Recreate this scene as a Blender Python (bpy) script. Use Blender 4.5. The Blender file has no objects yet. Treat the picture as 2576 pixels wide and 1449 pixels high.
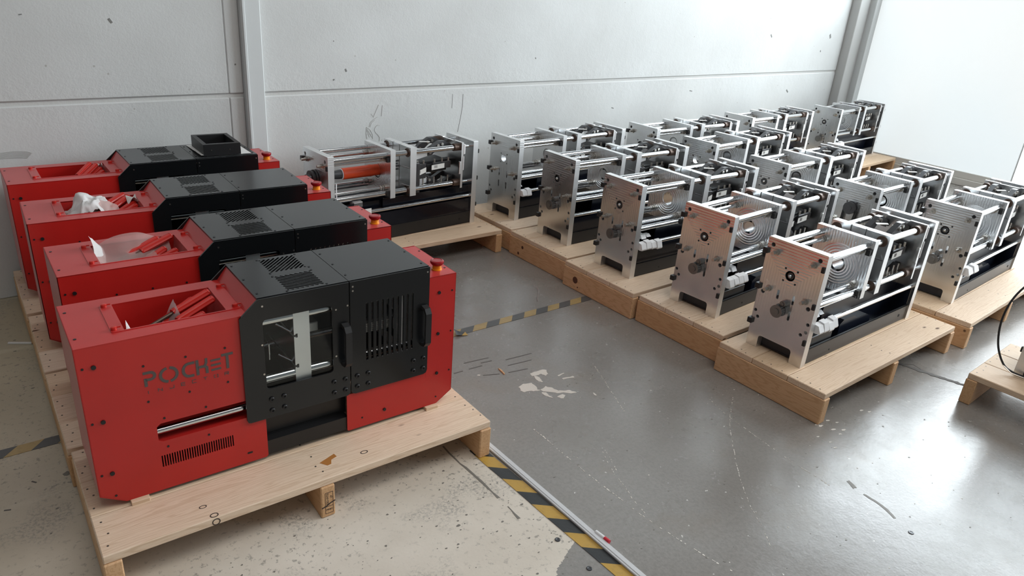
import bpy, bmesh, math, random
from mathutils import Vector, Matrix
from mathutils import noise as mnoise

C = bpy.context.scene.collection
SC = bpy.context.scene
PI = math.pi

# ------------------------------------------------------------------ camera, light, exposure
cam_d = bpy.data.cameras.new('camera')
cam = bpy.data.objects.new('camera', cam_d)
C.objects.link(cam)
r = Vector((0.76913713, -0.63476328, 0.07418659))
u = Vector((0.20179223, 0.3513592, 0.91423553))
f = Vector((0.60638929, 0.68820222, -0.3983337))
cam.matrix_world = Matrix(((r.x, u.x, -f.x, 0), (r.y, u.y, -f.y, 0), (r.z, u.z, -f.z, 1.33678), (0, 0, 0, 1)))
cam_d.sensor_width = 36.0
cam_d.sensor_fit = 'HORIZONTAL'
cam_d.lens = 36.0 * 1820.34 / 2576.0
cam_d.clip_start = 0.02
SC.camera = cam

world = bpy.data.worlds.new('world')
SC.world = world
world.use_nodes = True
bg = world.node_tree.nodes['Background']
bg.inputs[0].default_value = (0.93, 0.97, 1.0, 1)
bg.inputs[1].default_value = 0.145

def area(name, loc, target, sx, sy, power, col):
    d = bpy.data.lights.new(name, 'AREA')
    d.shape = 'RECTANGLE'
    d.size, d.size_y, d.energy, d.color = sx, sy, power, col
    o = bpy.data.objects.new(name, d)
    C.objects.link(o)
    o.location = loc
    o.rotation_euler = (Vector(target) - Vector(loc)).to_track_quat('-Z', 'Y').to_euler()
    return o
# added overhead area light for general fill; no roof lamps are known
area('overhead_fill', (2.0, -0.7, 4.6), (1.9, 0.5, 0), 5.0, 1.8, 112, (1.0, 0.97, 0.93))

SC.view_settings.view_transform = 'Standard'
SC.view_settings.look = 'None'
SC.view_settings.gamma = 1.0
SC.view_settings.use_curve_mapping = False
SC.view_settings.exposure = 0.0

# ------------------------------------------------------------------ materials
class NT:
    def __init__(s, name):
        s.m = bpy.data.materials.new(name)
        s.m.use_nodes = True
        s.t = s.m.node_tree
        s.b = s.t.nodes['Principled BSDF']
    def n(s, typ, ins=None, **props):
        nd = s.t.nodes.new(typ)
        for k, v in props.items():
            setattr(nd, k, v)
        for k, v in (ins or {}).items():
            s.set(nd.inputs[k], v)
        return nd
    def set(s, sock, v):
        if isinstance(v, bpy.types.NodeSocket):
            s.t.links.new(v, sock)
        else:
            sock.default_value = v
    def p(s, **kw):
        for k, v in kw.items():
            s.set(s.b.inputs[k.replace('_', ' ')], v)
    def math(s, op, a, b=0.0, c=None):
        nd = s.n('ShaderNodeMath', operation=op)
        s.set(nd.inputs[0], a)
        s.set(nd.inputs[1], b)
        if c is not None:
            s.set(nd.inputs[2], c)
        return nd.outputs[0]
    def mix(s, fac, a, b, blend='MIX'):
        nd = s.n('ShaderNodeMix', data_type='RGBA', blend_type=blend)
        s.set(nd.inputs[0], fac)
        s.set(nd.inputs[6], a)
        s.set(nd.inputs[7], b)
        return nd.outputs[2]
    def ramp(s, fac, stops):
        nd = s.n('ShaderNodeValToRGB')
        e = nd.color_ramp.elements
        while len(e) < len(stops):
            e.new(0.5)
        for q, (pos, col) in zip(e, stops):
            q.position = pos
            q.color = (col, col, col, 1) if not isinstance(col, tuple) else (*col, 1)
        s.set(nd.inputs[0], fac)
        return nd.outputs[0]
    def coord(s, scale=(1, 1, 1), rnd=0.0, kind='Object'):
        tc = s.n('ShaderNodeTexCoord').outputs[kind]
        if rnd:
            oi = s.n('ShaderNodeObjectInfo').outputs['Random']
            off = s.math('MULTIPLY', oi, rnd)
            cb = s.n('ShaderNodeCombineXYZ', {0: off, 1: off, 2: off}).outputs[0]
            tc = s.n('ShaderNodeVectorMath', {0: tc, 1: cb}, operation='ADD').outputs[0]
        return s.n('ShaderNodeMapping', {'Vector': tc, 'Scale': scale}).outputs[0]
    def noise(s, vec, scale, detail=3, rough=0.5, dist=0.0):
        return s.n('ShaderNodeTexNoise', {'Vector': vec, 'Scale': scale, 'Detail': detail, 'Roughness': rough, 'Distortion': dist}).outputs[0]
    def bump(s, h, strength=0.3, dist=0.01, nrm=None):
        nd = s.n('ShaderNodeBump', {'Height': h, 'Strength': strength, 'Distance': dist})
        if nrm is not None:
            s.set(nd.inputs['Normal'], nrm)
        return nd.outputs[0]

def c4(*v):
    return (*v, 1.0)

def simple(name, col, rough=0.5, metal=0.0, spec=0.5, bump=None):
    m = NT(name)
    m.p(Base_Color=c4(*col), Roughness=rough, Metallic=metal)
    m.b.inputs['Specular IOR Level'].default_value = spec
    if bump:
        m.p(Normal=m.bump(m.noise(m.coord(), bump[0], 2), bump[1], 0.002))
    return m.m

def powder(name, col, rough, bs=0.03, ior=1.5, sheen=0.14):
    m = NT(name)
    v = m.coord()
    n1 = m.noise(v, 6, 3)
    m.b.inputs['IOR'].default_value = ior
    m.b.inputs['Sheen Weight'].default_value = sheen
    m.b.inputs['Sheen Roughness'].default_value = 0.35
    m.p(Base_Color=m.mix(m.ramp(n1, [(0.35, 0.0), (0.7, 1.0)]), c4(*[x * 0.93 for x in col]), c4(*[min(1, x * 1.05) for x in col])),
        Roughness=rough, Normal=m.bump(m.noise(v, 900, 2), bs, 0.001))
    return m.m

M = {}
M['red'] = powder('red_powder_coat', (0.47, 0.016, 0.013), 0.30)
M['black'] = powder('black_powder_coat', (0.0055, 0.0062, 0.007), 0.22, 0.03, 1.5, 0.09)
M['skirt'] = powder('charcoal_sheet', (0.010, 0.010, 0.011), 0.36)
M['gloss_black'] = simple('gloss_black_sheet', (0.006, 0.007, 0.011), 0.10)
M['navy'] = simple('dark_navy_sheet', (0.007, 0.010, 0.020), 0.30)
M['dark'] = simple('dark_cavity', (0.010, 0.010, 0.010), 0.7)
M['plastic_black'] = simple('black_plastic', (0.012, 0.012, 0.013), 0.42)
M['rubber'] = simple('black_rubber', (0.014, 0.014, 0.015), 0.55)
M['chrome'] = simple('polished_steel', (0.78, 0.79, 0.80), 0.12, 1.0)
M['bolt'] = simple('zinc_bolt', (0.55, 0.52, 0.48), 0.30, 1.0)
M['blackbolt'] = simple('black_oxide_bolt', (0.02, 0.02, 0.022), 0.35, 0.4)
M['bronze'] = simple('bronze_bushing', (0.10, 0.065, 0.05), 0.45, 0.6)
M['pulley'] = simple('pulley_steel', (0.24, 0.235, 0.23), 0.33, 0.9)
M['darksteel'] = simple('dark_steel', (0.11, 0.11, 0.115), 0.36, 0.85, bump=(220, 0.08))
M['white_plastic'] = simple('white_plastic', (0.74, 0.74, 0.75), 0.38)
M['label'] = simple('white_label', (0.72, 0.71, 0.68), 0.6)
M['label_ink'] = simple('label_ink', (0.06, 0.06, 0.06), 0.6)
M['letter'] = simple('letter_grey', (0.085, 0.072, 0.068), 0.6, bump=(500, 0.3))
M['pencil'] = simple('pencil_mark', (0.40, 0.39, 0.37), 0.85)
M['crack'] = simple('crack_grey', (0.20, 0.20, 0.19), 0.9)
M['orange'] = simple('orange_sleeve', (0.62, 0.060, 0.010), 0.35, bump=(40, 0.15))
M['estop_red'] = simple('button_red', (0.30, 0.006, 0.010), 0.22)
M['tool_red'] = simple('handle_red', (0.52, 0.022, 0.015), 0.28)
M['amber'] = simple('amber_collar', (0.85, 0.30, 0.015), 0.18)
M['paint_white'] = simple('bare_screed', (0.66, 0.62, 0.56), 0.75, bump=(180, 0.3))
M['scuff'] = simple('rubber_scuff', (0.10, 0.092, 0.085), 0.7)
M['stain'] = simple('oily_stain', (0.17, 0.155, 0.135), 0.5)
M['ink'] = simple('stamp_ink', (0.05, 0.035, 0.03), 0.8)
M['strip'] = simple('white_channel', (0.56, 0.56, 0.57), 0.38, bump=(60, 0.2))
M['paper'] = simple('white_paper', (0.74, 0.73, 0.71), 0.7)
M['pink'] = simple('red_cap', (0.55, 0.03, 0.05), 0.4)

def milled(name, kind):
    m = NT(name)
    v = m.coord()
    xyz = m.n('ShaderNodeSeparateXYZ', {0: v})
    x, y, z = xyz.outputs
    cloud = m.noise(m.coord(rnd=5.0), 9, 3)
    yc = m.math('ABSOLUTE', m.math('SUBTRACT', y, 0.116))
    nx = m.math('ABSOLUTE', m.n('ShaderNodeSeparateXYZ', {0: m.n('ShaderNodeTexCoord').outputs['Normal']}).outputs[0])
    face = m.ramp(nx, [(0.3, 0.0), (0.8, 1.0)])   # rougher edges, finer turned faces; paler edge colour imitates bright reflections
    nrm = None
    if kind == 'front':
        zt = m.math('SUBTRACT', z, 0.268)
        d = m.math('MAXIMUM', yc, zt)
        w = m.math('SINE', m.math('MULTIPLY', d, 2 * PI / 0.0105))
        fade = m.ramp(z, [(0.10, 0.0), (0.22, 1.0)])
        wob = m.math('MULTIPLY', m.noise(v, 14, 2), 0.9)
        h = m.math('MULTIPLY', m.math('MULTIPLY', w, fade), wob)
        nrm = m.bump(h, 0.21, 0.0011)
    elif kind == 'ring':
        zc = m.math('SUBTRACT', z, 0.303)
        d = m.math('SQRT', m.math('ADD', m.math('MULTIPLY', yc, yc), m.math('MULTIPLY', zc, zc)))
        w1 = m.math('SINE', m.math('MULTIPLY', d, 2 * PI / 0.0105))
        w2 = m.math('SINE', m.math('MULTIPLY', yc, 2 * PI / 0.0105))
        inside = m.math('LESS_THAN', d, 0.082)
        h = m.math('ADD', m.math('MULTIPLY', w1, inside), m.math('MULTIPLY', w2, m.math('MULTIPLY', m.math('SUBTRACT', 1.0, inside), 0.6)))
        nrm = m.bump(h, 0.20, 0.0013)
    if nrm is not None:
        m.p(Normal=nrm)
    m.p(Base_Color=m.mix(m.ramp(cloud, [(0.3, 0.0), (0.75, 1.0)]), m.mix(face, c4(0.84, 0.84, 0.84), c4(0.68, 0.685, 0.69)), m.mix(face, c4(0.90, 0.90, 0.90), c4(0.80, 0.805, 0.81))),
        Metallic=1.0, Roughness=m.mix(face, c4(0.46, 0.46, 0.46), m.ramp(cloud, [(0.3, 0.22), (0.75, 0.28)])))
    return m.m
M['alu_front'] = milled('milled_aluminium_front', 'front')
M['alu_ring'] = milled('milled_aluminium_turned', 'ring')
M['alu'] = milled('milled_aluminium', 'plain')

def wood(name, tint, scl, knots=True):
    m = NT(name)
    v = m.coord(scl, rnd=13.0)
    wob = m.noise(v, 1.3, 3, 0.5)
    vv = m.n('ShaderNodeVectorMath', {0: v, 1: m.n('ShaderNodeCombineXYZ', {1: m.math('MULTIPLY', wob, 1.6), 2: m.math('MULTIPLY', wob, 1.1)}).outputs[0]}, operation='ADD').outputs[0]
    rings = m.n('ShaderNodeTexWave', {'Vector': vv, 'Scale': 1.6, 'Distortion': 3.0, 'Detail': 2.0, 'Detail Scale': 1.2}, wave_type='BANDS', bands_direction='Y').outputs[1]
    fibre = m.noise(m.coord(tuple(q * 9 for q in scl), rnd=13.0), 3.0, 3, 0.6)
    oi = m.n('ShaderNodeObjectInfo').outputs['Random']
    base = m.mix(oi, c4(tint[0] * 0.92, tint[1] * 0.86, tint[2] * 0.78), c4(tint[0] * 1.05, tint[1] * 1.06, tint[2] * 1.10))
    dark = c4(tint[0] * 0.72, tint[1] * 0.60, tint[2] * 0.48)
    col = m.mix(m.ramp(rings, [(0.55, 0.0), (0.97, 0.42)]), base, dark)
    col = m.mix(m.ramp(fibre, [(0.45, 0.0), (0.8, 0.28)]), col, dark)
    if knots:
        vo = m.n('ShaderNodeTexVoronoi', {'Vector': m.coord((4.2, 10.0, 10.0), rnd=13.0), 'Scale': 1.0}).outputs[0]
        kn = m.ramp(vo, [(0.035, 1.0), (0.075, 0.0)])
        col = m.mix(kn, col, c4(0.13, 0.06, 0.025))
    m.p(Base_Color=col, Roughness=0.62, Normal=m.bump(fibre, 0.12, 0.002))
    return m.m
M['pine'] = wood('pine_board', (0.75, 0.585, 0.43), (2.2, 26, 26))
M['joist'] = wood('pine_joist', (0.64, 0.40, 0.215), (26, 2.4, 26))
M['nail'] = simple('nail_head', (0.10, 0.085, 0.07), 0.5, 0.5)

def sheet_mat(name, col, trans, alpha=1.0):
    m = NT(name)
    m.p(Base_Color=c4(*col), Roughness=0.55, Alpha=alpha)
    m.b.inputs['Subsurface Weight'].default_value = 0.0
    tr = m.n('ShaderNodeBsdfTranslucent', {'Color': c4(*col)})
    mx = m.n('ShaderNodeMixShader', {0: trans})
    m.t.links.new(m.b.outputs[0], mx.inputs[1])
    m.t.links.new(tr.outputs[0], mx.inputs[2])
    m.t.links.new(mx.outputs[0], m.t.nodes['Material Output'].inputs[0])
    m.p(Normal=m.bump(m.noise(m.coord(), 60, 3), 0.35, 0.004))
    return m.m
M['foam'] = sheet_mat('white_foam_sheet', (0.86, 0.85, 0.84), 0.3)
M['film'] = sheet_mat('translucent_foam_film', (0.84, 0.60, 0.57), 0.35, 0.46)
M['bag'] = sheet_mat('clear_bag', (0.62, 0.57, 0.56), 0.3, 0.45)

def glass(name):
    m = NT(name)
    m.p(Base_Color=c4(0.95, 0.97, 0.97), Roughness=0.03)
    t = m.n('ShaderNodeBsdfTransparent', {0: c4(0.93, 0.95, 0.95)})
    g = m.n('ShaderNodeBsdfGlossy', {0: c4(0.9, 0.92, 0.92), 1: 0.04})
    mx = m.n('ShaderNodeMixShader', {0: 0.018})
    m.t.links.new(t.outputs[0], mx.inputs[1])
    m.t.links.new(g.outputs[0], mx.inputs[2])
    m.t.links.new(mx.outputs[0], m.t.nodes['Material Output'].inputs[0])
    return m.m
M['glass'] = glass('clear_acrylic')

def wall_mat():
    m = NT('painted_concrete')
    v = m.coord()
    n1 = m.noise(v, 2.2, 4)
    n2 = m.noise(v, 34, 4, 0.6)
    n3 = m.noise(v, 150, 2)
    pits = m.ramp(m.n('ShaderNodeTexVoronoi', {'Vector': v, 'Scale': 9.0}).outputs[0], [(0.02, 0.0), (0.05, 1.0)])
    z = m.n('ShaderNodeSeparateXYZ', {0: v}).outputs[2]
    edge = m.ramp(m.math('ABSOLUTE', m.math('SUBTRACT', z, 0.755)), [(0.0, 1.0), (0.13, 0.0)])
    h = m.math('ADD', m.math('MULTIPLY', n2, m.math('ADD', 0.6, m.math('MULTIPLY', edge, 1.3))), m.math('MULTIPLY', n3, 0.28))
    col = m.mix(m.ramp(n1, [(0.3, 0.0), (0.7, 1.0)]), c4(0.555, 0.56, 0.55), c4(0.625, 0.637, 0.63))
    m.p(Base_Color=m.mix(pits, c4(0.40, 0.39, 0.37), col), Roughness=0.62, Normal=m.bump(h, 0.20, 0.007))
    return m.m
M['wall'] = wall_mat()
M['joint'] = simple('joint_filler', (0.56, 0.56, 0.545), 0.8, bump=(70, 0.5))
M['steel_paint'] = simple('painted_steel_post', (0.60, 0.62, 0.62), 0.42, bump=(30, 0.1))
M['post_grey'] = simple('grey_painted_frame', (0.50, 0.50, 0.49), 0.5, bump=(20, 0.1))

def backlit(name, s, lo, hi):
    # daylight seen through an opalescent sheet / glazing: a lit window
    m = NT(name)
    n = m.noise(m.coord((1, 0.6, 0.6)), 1.1, 2)
    col = m.mix(m.ramp(n, [(0.35, 0.0), (0.65, 1.0)]), c4(*lo), c4(*hi))
    m.p(Base_Color=c4(0.5, 0.5, 0.5), Roughness=0.25, Emission_Color=col, Emission_Strength=s)
    return m.m
M['clear_sheet'] = backlit('backlit_clear_sheet', 3.5, (0.90, 0.97, 1.0), (0.95, 0.99, 1.0))
M['opal'] = backlit('backlit_opal_sheet', 0.67, (0.88, 0.99, 1.03), (0.97, 1.0, 0.985))
M['glazing'] = backlit('bright_glazing', 12.0, (0.80, 0.92, 1.0), (0.92, 0.98, 1.0))

def floor_mat():
    m = NT('painted_screed')
    v = m.coord()
    xyz = m.n('ShaderNodeSeparateXYZ', {0: v})
    x, y = xyz.outputs[0], xyz.outputs[1]
    nb = m.noise(v, 9, 5, 0.65)
    nf = m.noise(v, 60, 4, 0.7)
    # painted grey on the aisle side of the tape line, bare pale screed on the other; the paint runs across the line near the camera
    near = m.ramp(m.math('MULTIPLY', m.math('SUBTRACT', 0.968, y), 16.0), [(0.0, 0.0), (1.0, 1.0)])
    edge = m.math('SUBTRACT', 1.155, m.math('MULTIPLY', near, 0.145))
    xx = m.math('ADD', x, m.math('MULTIPLY', m.math('SUBTRACT', nb, 0.5), m.math('MULTIPLY', near, 0.16)))
    xx = m.math('ADD', xx, m.math('MULTIPLY', m.math('SUBTRACT', nf, 0.5), m.math('MULTIPLY', near, 0.10)))
    grey = m.math('GREATER_THAN', xx, edge)
    gn = m.noise(v, 1.7, 5, 0.6)
    gcol = m.mix(m.ramp(gn, [(0.32, 0.0), (0.68, 1.0)]), c4(0.212, 0.194, 0.175), c4(0.270, 0.256, 0.240))
    gcol = m.mix(m.ramp(m.noise(v, 22, 4, 0.7), [(0.63, 0.0), (0.78, 0.35)]), gcol, c4(0.15, 0.14, 0.13))
    gcol = m.mix(m.ramp(m.noise(v, 90, 3, 0.7), [(0.42, 0.0), (0.66, 0.30)]), gcol, c4(0.13, 0.12, 0.11))
    br_ = m.ramp(m.noise(v, 3.3, 4, 0.6), [(0.56, 0.0), (0.70, 0.40)])
    gcol = m.mix(br_, gcol, c4(0.215, 0.175, 0.135))
    chips = m.ramp(m.noise(v, 48, 2, 0.5), [(0.735, 0.0), (0.75, 1.0)])
    gcol = m.mix(chips, gcol, c4(0.62, 0.60, 0.56))
    bn = m.noise(v, 2.4, 5, 0.6)
    bcol = m.mix(m.ramp(bn, [(0.3, 0.0), (0.7, 1.0)]), c4(0.56, 0.495, 0.415), c4(0.71, 0.645, 0.56))
    # dirt-yellowed towards the wall corner, and painted darker for the weaker light there
    yl = m.ramp(m.math('ADD', m.math('MULTIPLY', m.math('SUBTRACT', y, 1.25), 0.55), m.math('MULTIPLY', m.math('SUBTRACT', 0.25, x), 0.9)), [(0.0, 0.0), (0.9, 1.0)])
    bcol = m.mix(m.math('MULTIPLY', yl, 0.80), bcol, c4(0.37, 0.315, 0.205))
    worn = m.ramp(m.noise(v, 3.1, 3), [(0.42, 0.0), (0.62, 1.0)])
    spots = m.ramp(nf, [(0.565, 0.0), (0.64, 0.80)])
    bcol = m.mix(m.math('MULTIPLY', spots, m.math('ADD', 0.25, m.math('MULTIPLY', worn, 0.75))), bcol, c4(0.19, 0.175, 0.15))
    patch = m.math('MULTIPLY', m.ramp(m.noise(v, 4.4, 2), [(0.56, 0.0), (0.66, 1.0)]), m.ramp(m.noise(v, 120, 4, 0.75), [(0.46, 0.0), (0.58, 0.6)]))
    bcol = m.mix(patch, bcol, c4(0.25, 0.235, 0.21))
    col = m.mix(grey, bcol, gcol)
    rough = m.mix(grey, c4(0.62, 0.62, 0.62), m.ramp(m.noise(v, 5, 5, 0.65), [(0.3, 0.20), (0.7, 0.31)]))
    h = m.math('ADD', m.math('MULTIPLY', m.noise(v, 26, 4, 0.6), 0.7), m.math('MULTIPLY', m.noise(v, 130, 2), 0.3))
    m.p(Base_Color=col, Roughness=rough, Normal=m.bump(h, 0.15, 0.004))
    m.b.inputs['IOR'].default_value = 1.6
    return m.m
M['floor'] = floor_mat()

def tape_mat(name, worn):
    m = NT(name)
    v = m.coord()
    x, y, z = m.n('ShaderNodeSeparateXYZ', {0: v}).outputs
    s = m.math('FRACT', m.math('DIVIDE', m.math('ADD', m.math('ADD', x, 0.0 if worn else 0.066), m.math('MULTIPLY', y, -0.9)), 0.1315))
    st = m.math('GREATER_THAN', s, 0.5)
    dirt = m.noise(v, 35, 4, 0.65)
    yel = m.mix(m.ramp(dirt, [(0.5, 0.0), (0.8, 0.5)]), c4(0.46, 0.275, 0.05) if not worn else c4(0.40, 0.285, 0.12), c4(0.14, 0.10, 0.05))
    blk = c4(0.022, 0.023, 0.024) if not worn else c4(0.085, 0.085, 0.085)
    m.p(Base_Color=m.mix(st, yel, blk), Roughness=0.38, Normal=m.bump(dirt, 0.2, 0.003))
    return m.m
M['tape'] = tape_mat('hazard_tape', False)
M['tape_worn'] = tape_mat('worn_hazard_tape', True)

# ------------------------------------------------------------------ mesh helpers
class MB:
    def __init__(s):
        s.bm = bmesh.new()
        s.smooth = False
    def box(s, x0, x1, y0, y1, z0, z1, bev=0.0):
        vs = [s.bm.verts.new((x, y, z)) for x in (x0, x1) for y in (y0, y1) for z in (z0, z1)]
        fs = [s.bm.faces.new([vs[i] for i in q]) for q in ((0, 1, 3, 2), (4, 6, 7, 5), (0, 4, 5, 1), (2, 3, 7, 6), (0, 2, 6, 4), (1, 5, 7, 3))]
        if bev:
            es = list({e for fc in fs for e in fc.edges})
            bmesh.ops.bevel(s.bm, geom=es, offset=bev, segments=1, affect='EDGES', profile=0.5)
        return s
    def cyl(s, p0, p1, r0, n=16, r1=None, cap=True, rot=0.0):
        s.smooth = True
        p0, p1 = Vector(p0), Vector(p1)
        r1 = r0 if r1 is None else r1
        d = (p1 - p0).normalized()
        a = d.orthogonal().normalized()
        b = d.cross(a)
        L = [[s.bm.verts.new(p + (a * math.cos(t) + b * math.sin(t)) * rr) for t in [rot + 2 * PI * i / n for i in range(n)]] for p, rr in ((p0, r0), (p1, r1))]
        for i in range(n):
            j = (i + 1) % n
            s.bm.faces.new((L[0][i], L[0][j], L[1][j], L[1][i]))
        if cap:
            s.bm.faces.new(L[0][::-1])
            s.bm.faces.new(L[1])
        return s
    def lathe(s, p0, axis, prof, n=20):
        # prof: list of (distance along axis, radius)
        s.smooth = True
        p0, d = Vector(p0), Vector(axis).normalized()
        a = d.orthogonal().normalized()
        b = d.cross(a)
        rings = []
        for t, rr in prof:
            rings.append([s.bm.verts.new(p0 + d * t + (a * math.cos(2 * PI * i / n) + b * math.sin(2 * PI * i / n)) * max(rr, 1e-5)) for i in range(n)])
        for k in range(len(rings) - 1):
            for i in range(n):
                j = (i + 1) % n
                s.bm.faces.new((rings[k][i], rings[k][j], rings[k + 1][j], rings[k + 1][i]))
        s.bm.faces.new(rings[0][::-1])
        s.bm.faces.new(rings[-1])
        return s
    def prism(s, pts, axis, a, b, holes=()):
        # closed outline (2d) with optional holes, extruded along an axis from a to b
        def to3(q, h):
            if axis == 0:
                return (h, q[0], q[1])
            if axis == 1:
                return (q[0], h, q[1])
            return (q[0], q[1], h)
        if not holes:
            A = [s.bm.verts.new(to3(q, a)) for q in pts]
            B = [s.bm.verts.new(to3(q, b)) for q in pts]
            fs = [s.bm.faces.new(A), s.bm.faces.new(B[::-1])]
            for i in range(len(pts)):
                j = (i + 1) % len(pts)
                fs.append(s.bm.faces.new((A[i], B[i], B[j], A[j])))
            bmesh.ops.recalc_face_normals(s.bm, faces=fs)
            return s
        bm2 = bmesh.new()
        es = []
        for loop in (pts, *holes):
            vs = [bm2.verts.new(to3(q, a)) for q in loop]
            es += [bm2.edges.new((vs[i], vs[(i + 1) % len(vs)])) for i in range(len(vs))]
        bmesh.ops.triangle_fill(bm2, use_beauty=True, use_dissolve=False, edges=es)
        ext = bmesh.ops.extrude_face_region(bm2, geom=bm2.faces[:])
        dv = Vector(to3((0, 0), b)) - Vector(to3((0, 0), a))
        bmesh.ops.translate(bm2, vec=dv, verts=[q for q in ext['geom'] if isinstance(q, bmesh.types.BMVert)])
        bmesh.ops.recalc_face_normals(bm2, faces=bm2.faces[:])
        vm = {}
        for vtx in bm2.verts:
            vm[vtx] = s.bm.verts.new(vtx.co)
        for fc in bm2.faces:
            try:
                s.bm.faces.new([vm[q] for q in fc.verts])
            except ValueError:
                pass
        bm2.free()
        return s
    def tube(s, pts, rad, n=8):
        s.smooth = True
        pts = [Vector(q) for q in pts]
        prev = None
        for i, q in enumerate(pts):
            d = (pts[min(i + 1, len(pts) - 1)] - pts[max(i - 1, 0)]).normalized()
            a = d.orthogonal().normalized() if prev is None else (prev[1] - d * prev[1].dot(d)).normalized()
            b = d.cross(a)
            ring = [s.bm.verts.new(q + (a * math.cos(2 * PI * k / n) + b * math.sin(2 * PI * k / n)) * rad) for k in range(n)]
            if prev:
                for k in range(n):
                    j = (k + 1) % n
                    s.bm.faces.new((prev[0][k], prev[0][j], ring[j], ring[k]))
            else:
                s.bm.faces.new(ring[::-1])
            prev = (ring, a)
        s.bm.faces.new(prev[0])
        return s
    def grid(s, fn, nu, nv):
        s.smooth = True
        V = [[s.bm.verts.new(fn(i / nu, j / nv)) for j in range(nv + 1)] for i in range(nu + 1)]
        for i in range(nu):
            for j in range(nv):
                s.bm.faces.new((V[i][j], V[i + 1][j], V[i + 1][j + 1], V[i][j + 1]))
        return s
    def mesh(s, name, mat, ang=35):
        me = bpy.data.meshes.new(name)
        s.bm.to_mesh(me)
        s.bm.free()
        if s.smooth:
            me.polygons.foreach_set('use_smooth', [True] * len(me.polygons))
            me.set_sharp_from_angle(angle=math.radians(ang))
        me.materials.append(mat)
        return me

def smooth(pts, n=6):
    P = [Vector(q) for q in pts]
    P = [P[0] * 2 - P[1]] + P + [P[-1] * 2 - P[-2]]
    out = []
    for i in range(1, len(P) - 2):
        a, b, c, d = P[i - 1:i + 3]
        for k in range(n):
            t = k / n
            out.append(.5 * ((2 * b) + (c - a) * t + (2 * a - 5 * b + 4 * c - d) * t * t + (3 * b - a - 3 * c + d) * t ** 3))
    out.append(P[-2])
    return [tuple(q) for q in out]
def rrect(x0, x1, y0, y1, rad, n=3):
    pts = []
    for cx, cy, a0 in ((x1 - rad, y1 - rad, 0), (x0 + rad, y1 - rad, 90), (x0 + rad, y0 + rad, 180), (x1 - rad, y0 + rad, 270)):
        for k in range(n + 1):
            t = math.radians(a0 + 90 * k / n)
            pts.append((cx + rad * math.cos(t), cy + rad * math.sin(t)))
    return pts
def circ(cx, cy, rad, n=12):
    return [(cx + rad * math.cos(2 * PI * i / n), cy + rad * math.sin(2 * PI * i / n)) for i in range(n)]
def stroke(pts, w):
    # thick polyline outline (2d) as one polygon, mitred
    L, R = [], []
    P = [Vector(q) for q in pts]
    for i, q in enumerate(P):
        d0 = (P[i] - P[i - 1]).normalized() if i else (P[1] - P[0]).normalized()
        d1 = (P[i + 1] - P[i]).normalized() if i < len(P) - 1 else d0
        d = (d0 + d1).normalized()
        nn = Vector((-d.y, d.x))
        k = w / 2 / max(0.4, nn.dot(Vector((-d0.y, d0.x))))
        L.append(tuple(q + nn * k))
        R.append(tuple(q - nn * k))
    return L + R[::-1]

JOINED = {'pivot_pin', 'standoffs', 'screws_and_dark_plugs', 'screws', 'cover_screws', 'door_screws', 'fan_blades', 'coil_fins', 'ejector_pins', 'label_print', 'tray_screw', 'knot_rings', 'lettering', 'small_lettering', 'stamp_frame'}
def link(name, me, parent=None, loc=None, rz=0.0):
    o = bpy.data.objects.new(name, me)
    if name in JOINED:
        o['kind'] = 'stuff'
    C.objects.link(o)
    if parent is not None:
        o.parent = parent
    if loc is not None:
        o.location = loc
    if rz:
        o.rotation_euler = (0, 0, rz)
    return o
def tag(o, label, cat, group=None):
    o['label'] = label
    o['category'] = cat
    if group:
        o['group'] = group
    return o
def thing(name, label, cat, loc, rz=0.0, group=None):
    return tag(link(name, None, None, loc, rz), label, cat, group)
def structure(name, me, parent=None):
    o = link(name, me, parent)
    if parent is None:
        o['kind'] = 'structure'
    return o

# ------------------------------------------------------------------ room shell
WY = 3.251
structure('floor', MB().box(-3.2, 6.8, -2.6, WY + 0.2, -0.12, 0.0).mesh('floor', M['floor']))
FLOOR = bpy.data.objects['floor']

wall = structure('wall_back', MB().box(-3.2, 6.9, WY + 0.008, WY + 0.2, 0.0, 3.6).mesh('wall_back', M['joint']))
for (xa, xb) in ((-3.2, 1.1355), (1.1368, 1.20), (1.284, 6.45)):
    for (za, zb) in ((0.0, 0.746), (0.763, 2.2), (2.216, 3.6)):
        pm = MB()
        pm.box(xa, xb, WY, WY + 0.02, za, zb, 0.004)
        link('panel', pm.mesh('panel', M['wall']), wall)
# steel post standing proud of the wall between two bays, and the corner post
post = MB().box(1.200, 1.284, WY - 0.032, WY + 0.03, 0.0, 3.6, 0.004)
post.box(1.204, 1.216, WY - 0.036, WY - 0.02, 0.0, 3.6, 0.002)
structure('trim_1', post.mesh('trim_1', M['steel_paint']))
t2 = structure('trim_2', MB().box(6.45, 6.62, WY - 0.078, WY + 0.03, 0.0, 3.6, 0.004).mesh('trim_2', M['post_grey']))
structure('door_jamb', MB().box(6.615, 6.72, 3.118, 3.18, 0.0, 3.6, 0.003).mesh('door_jamb', M['steel_paint']), t2)
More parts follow.
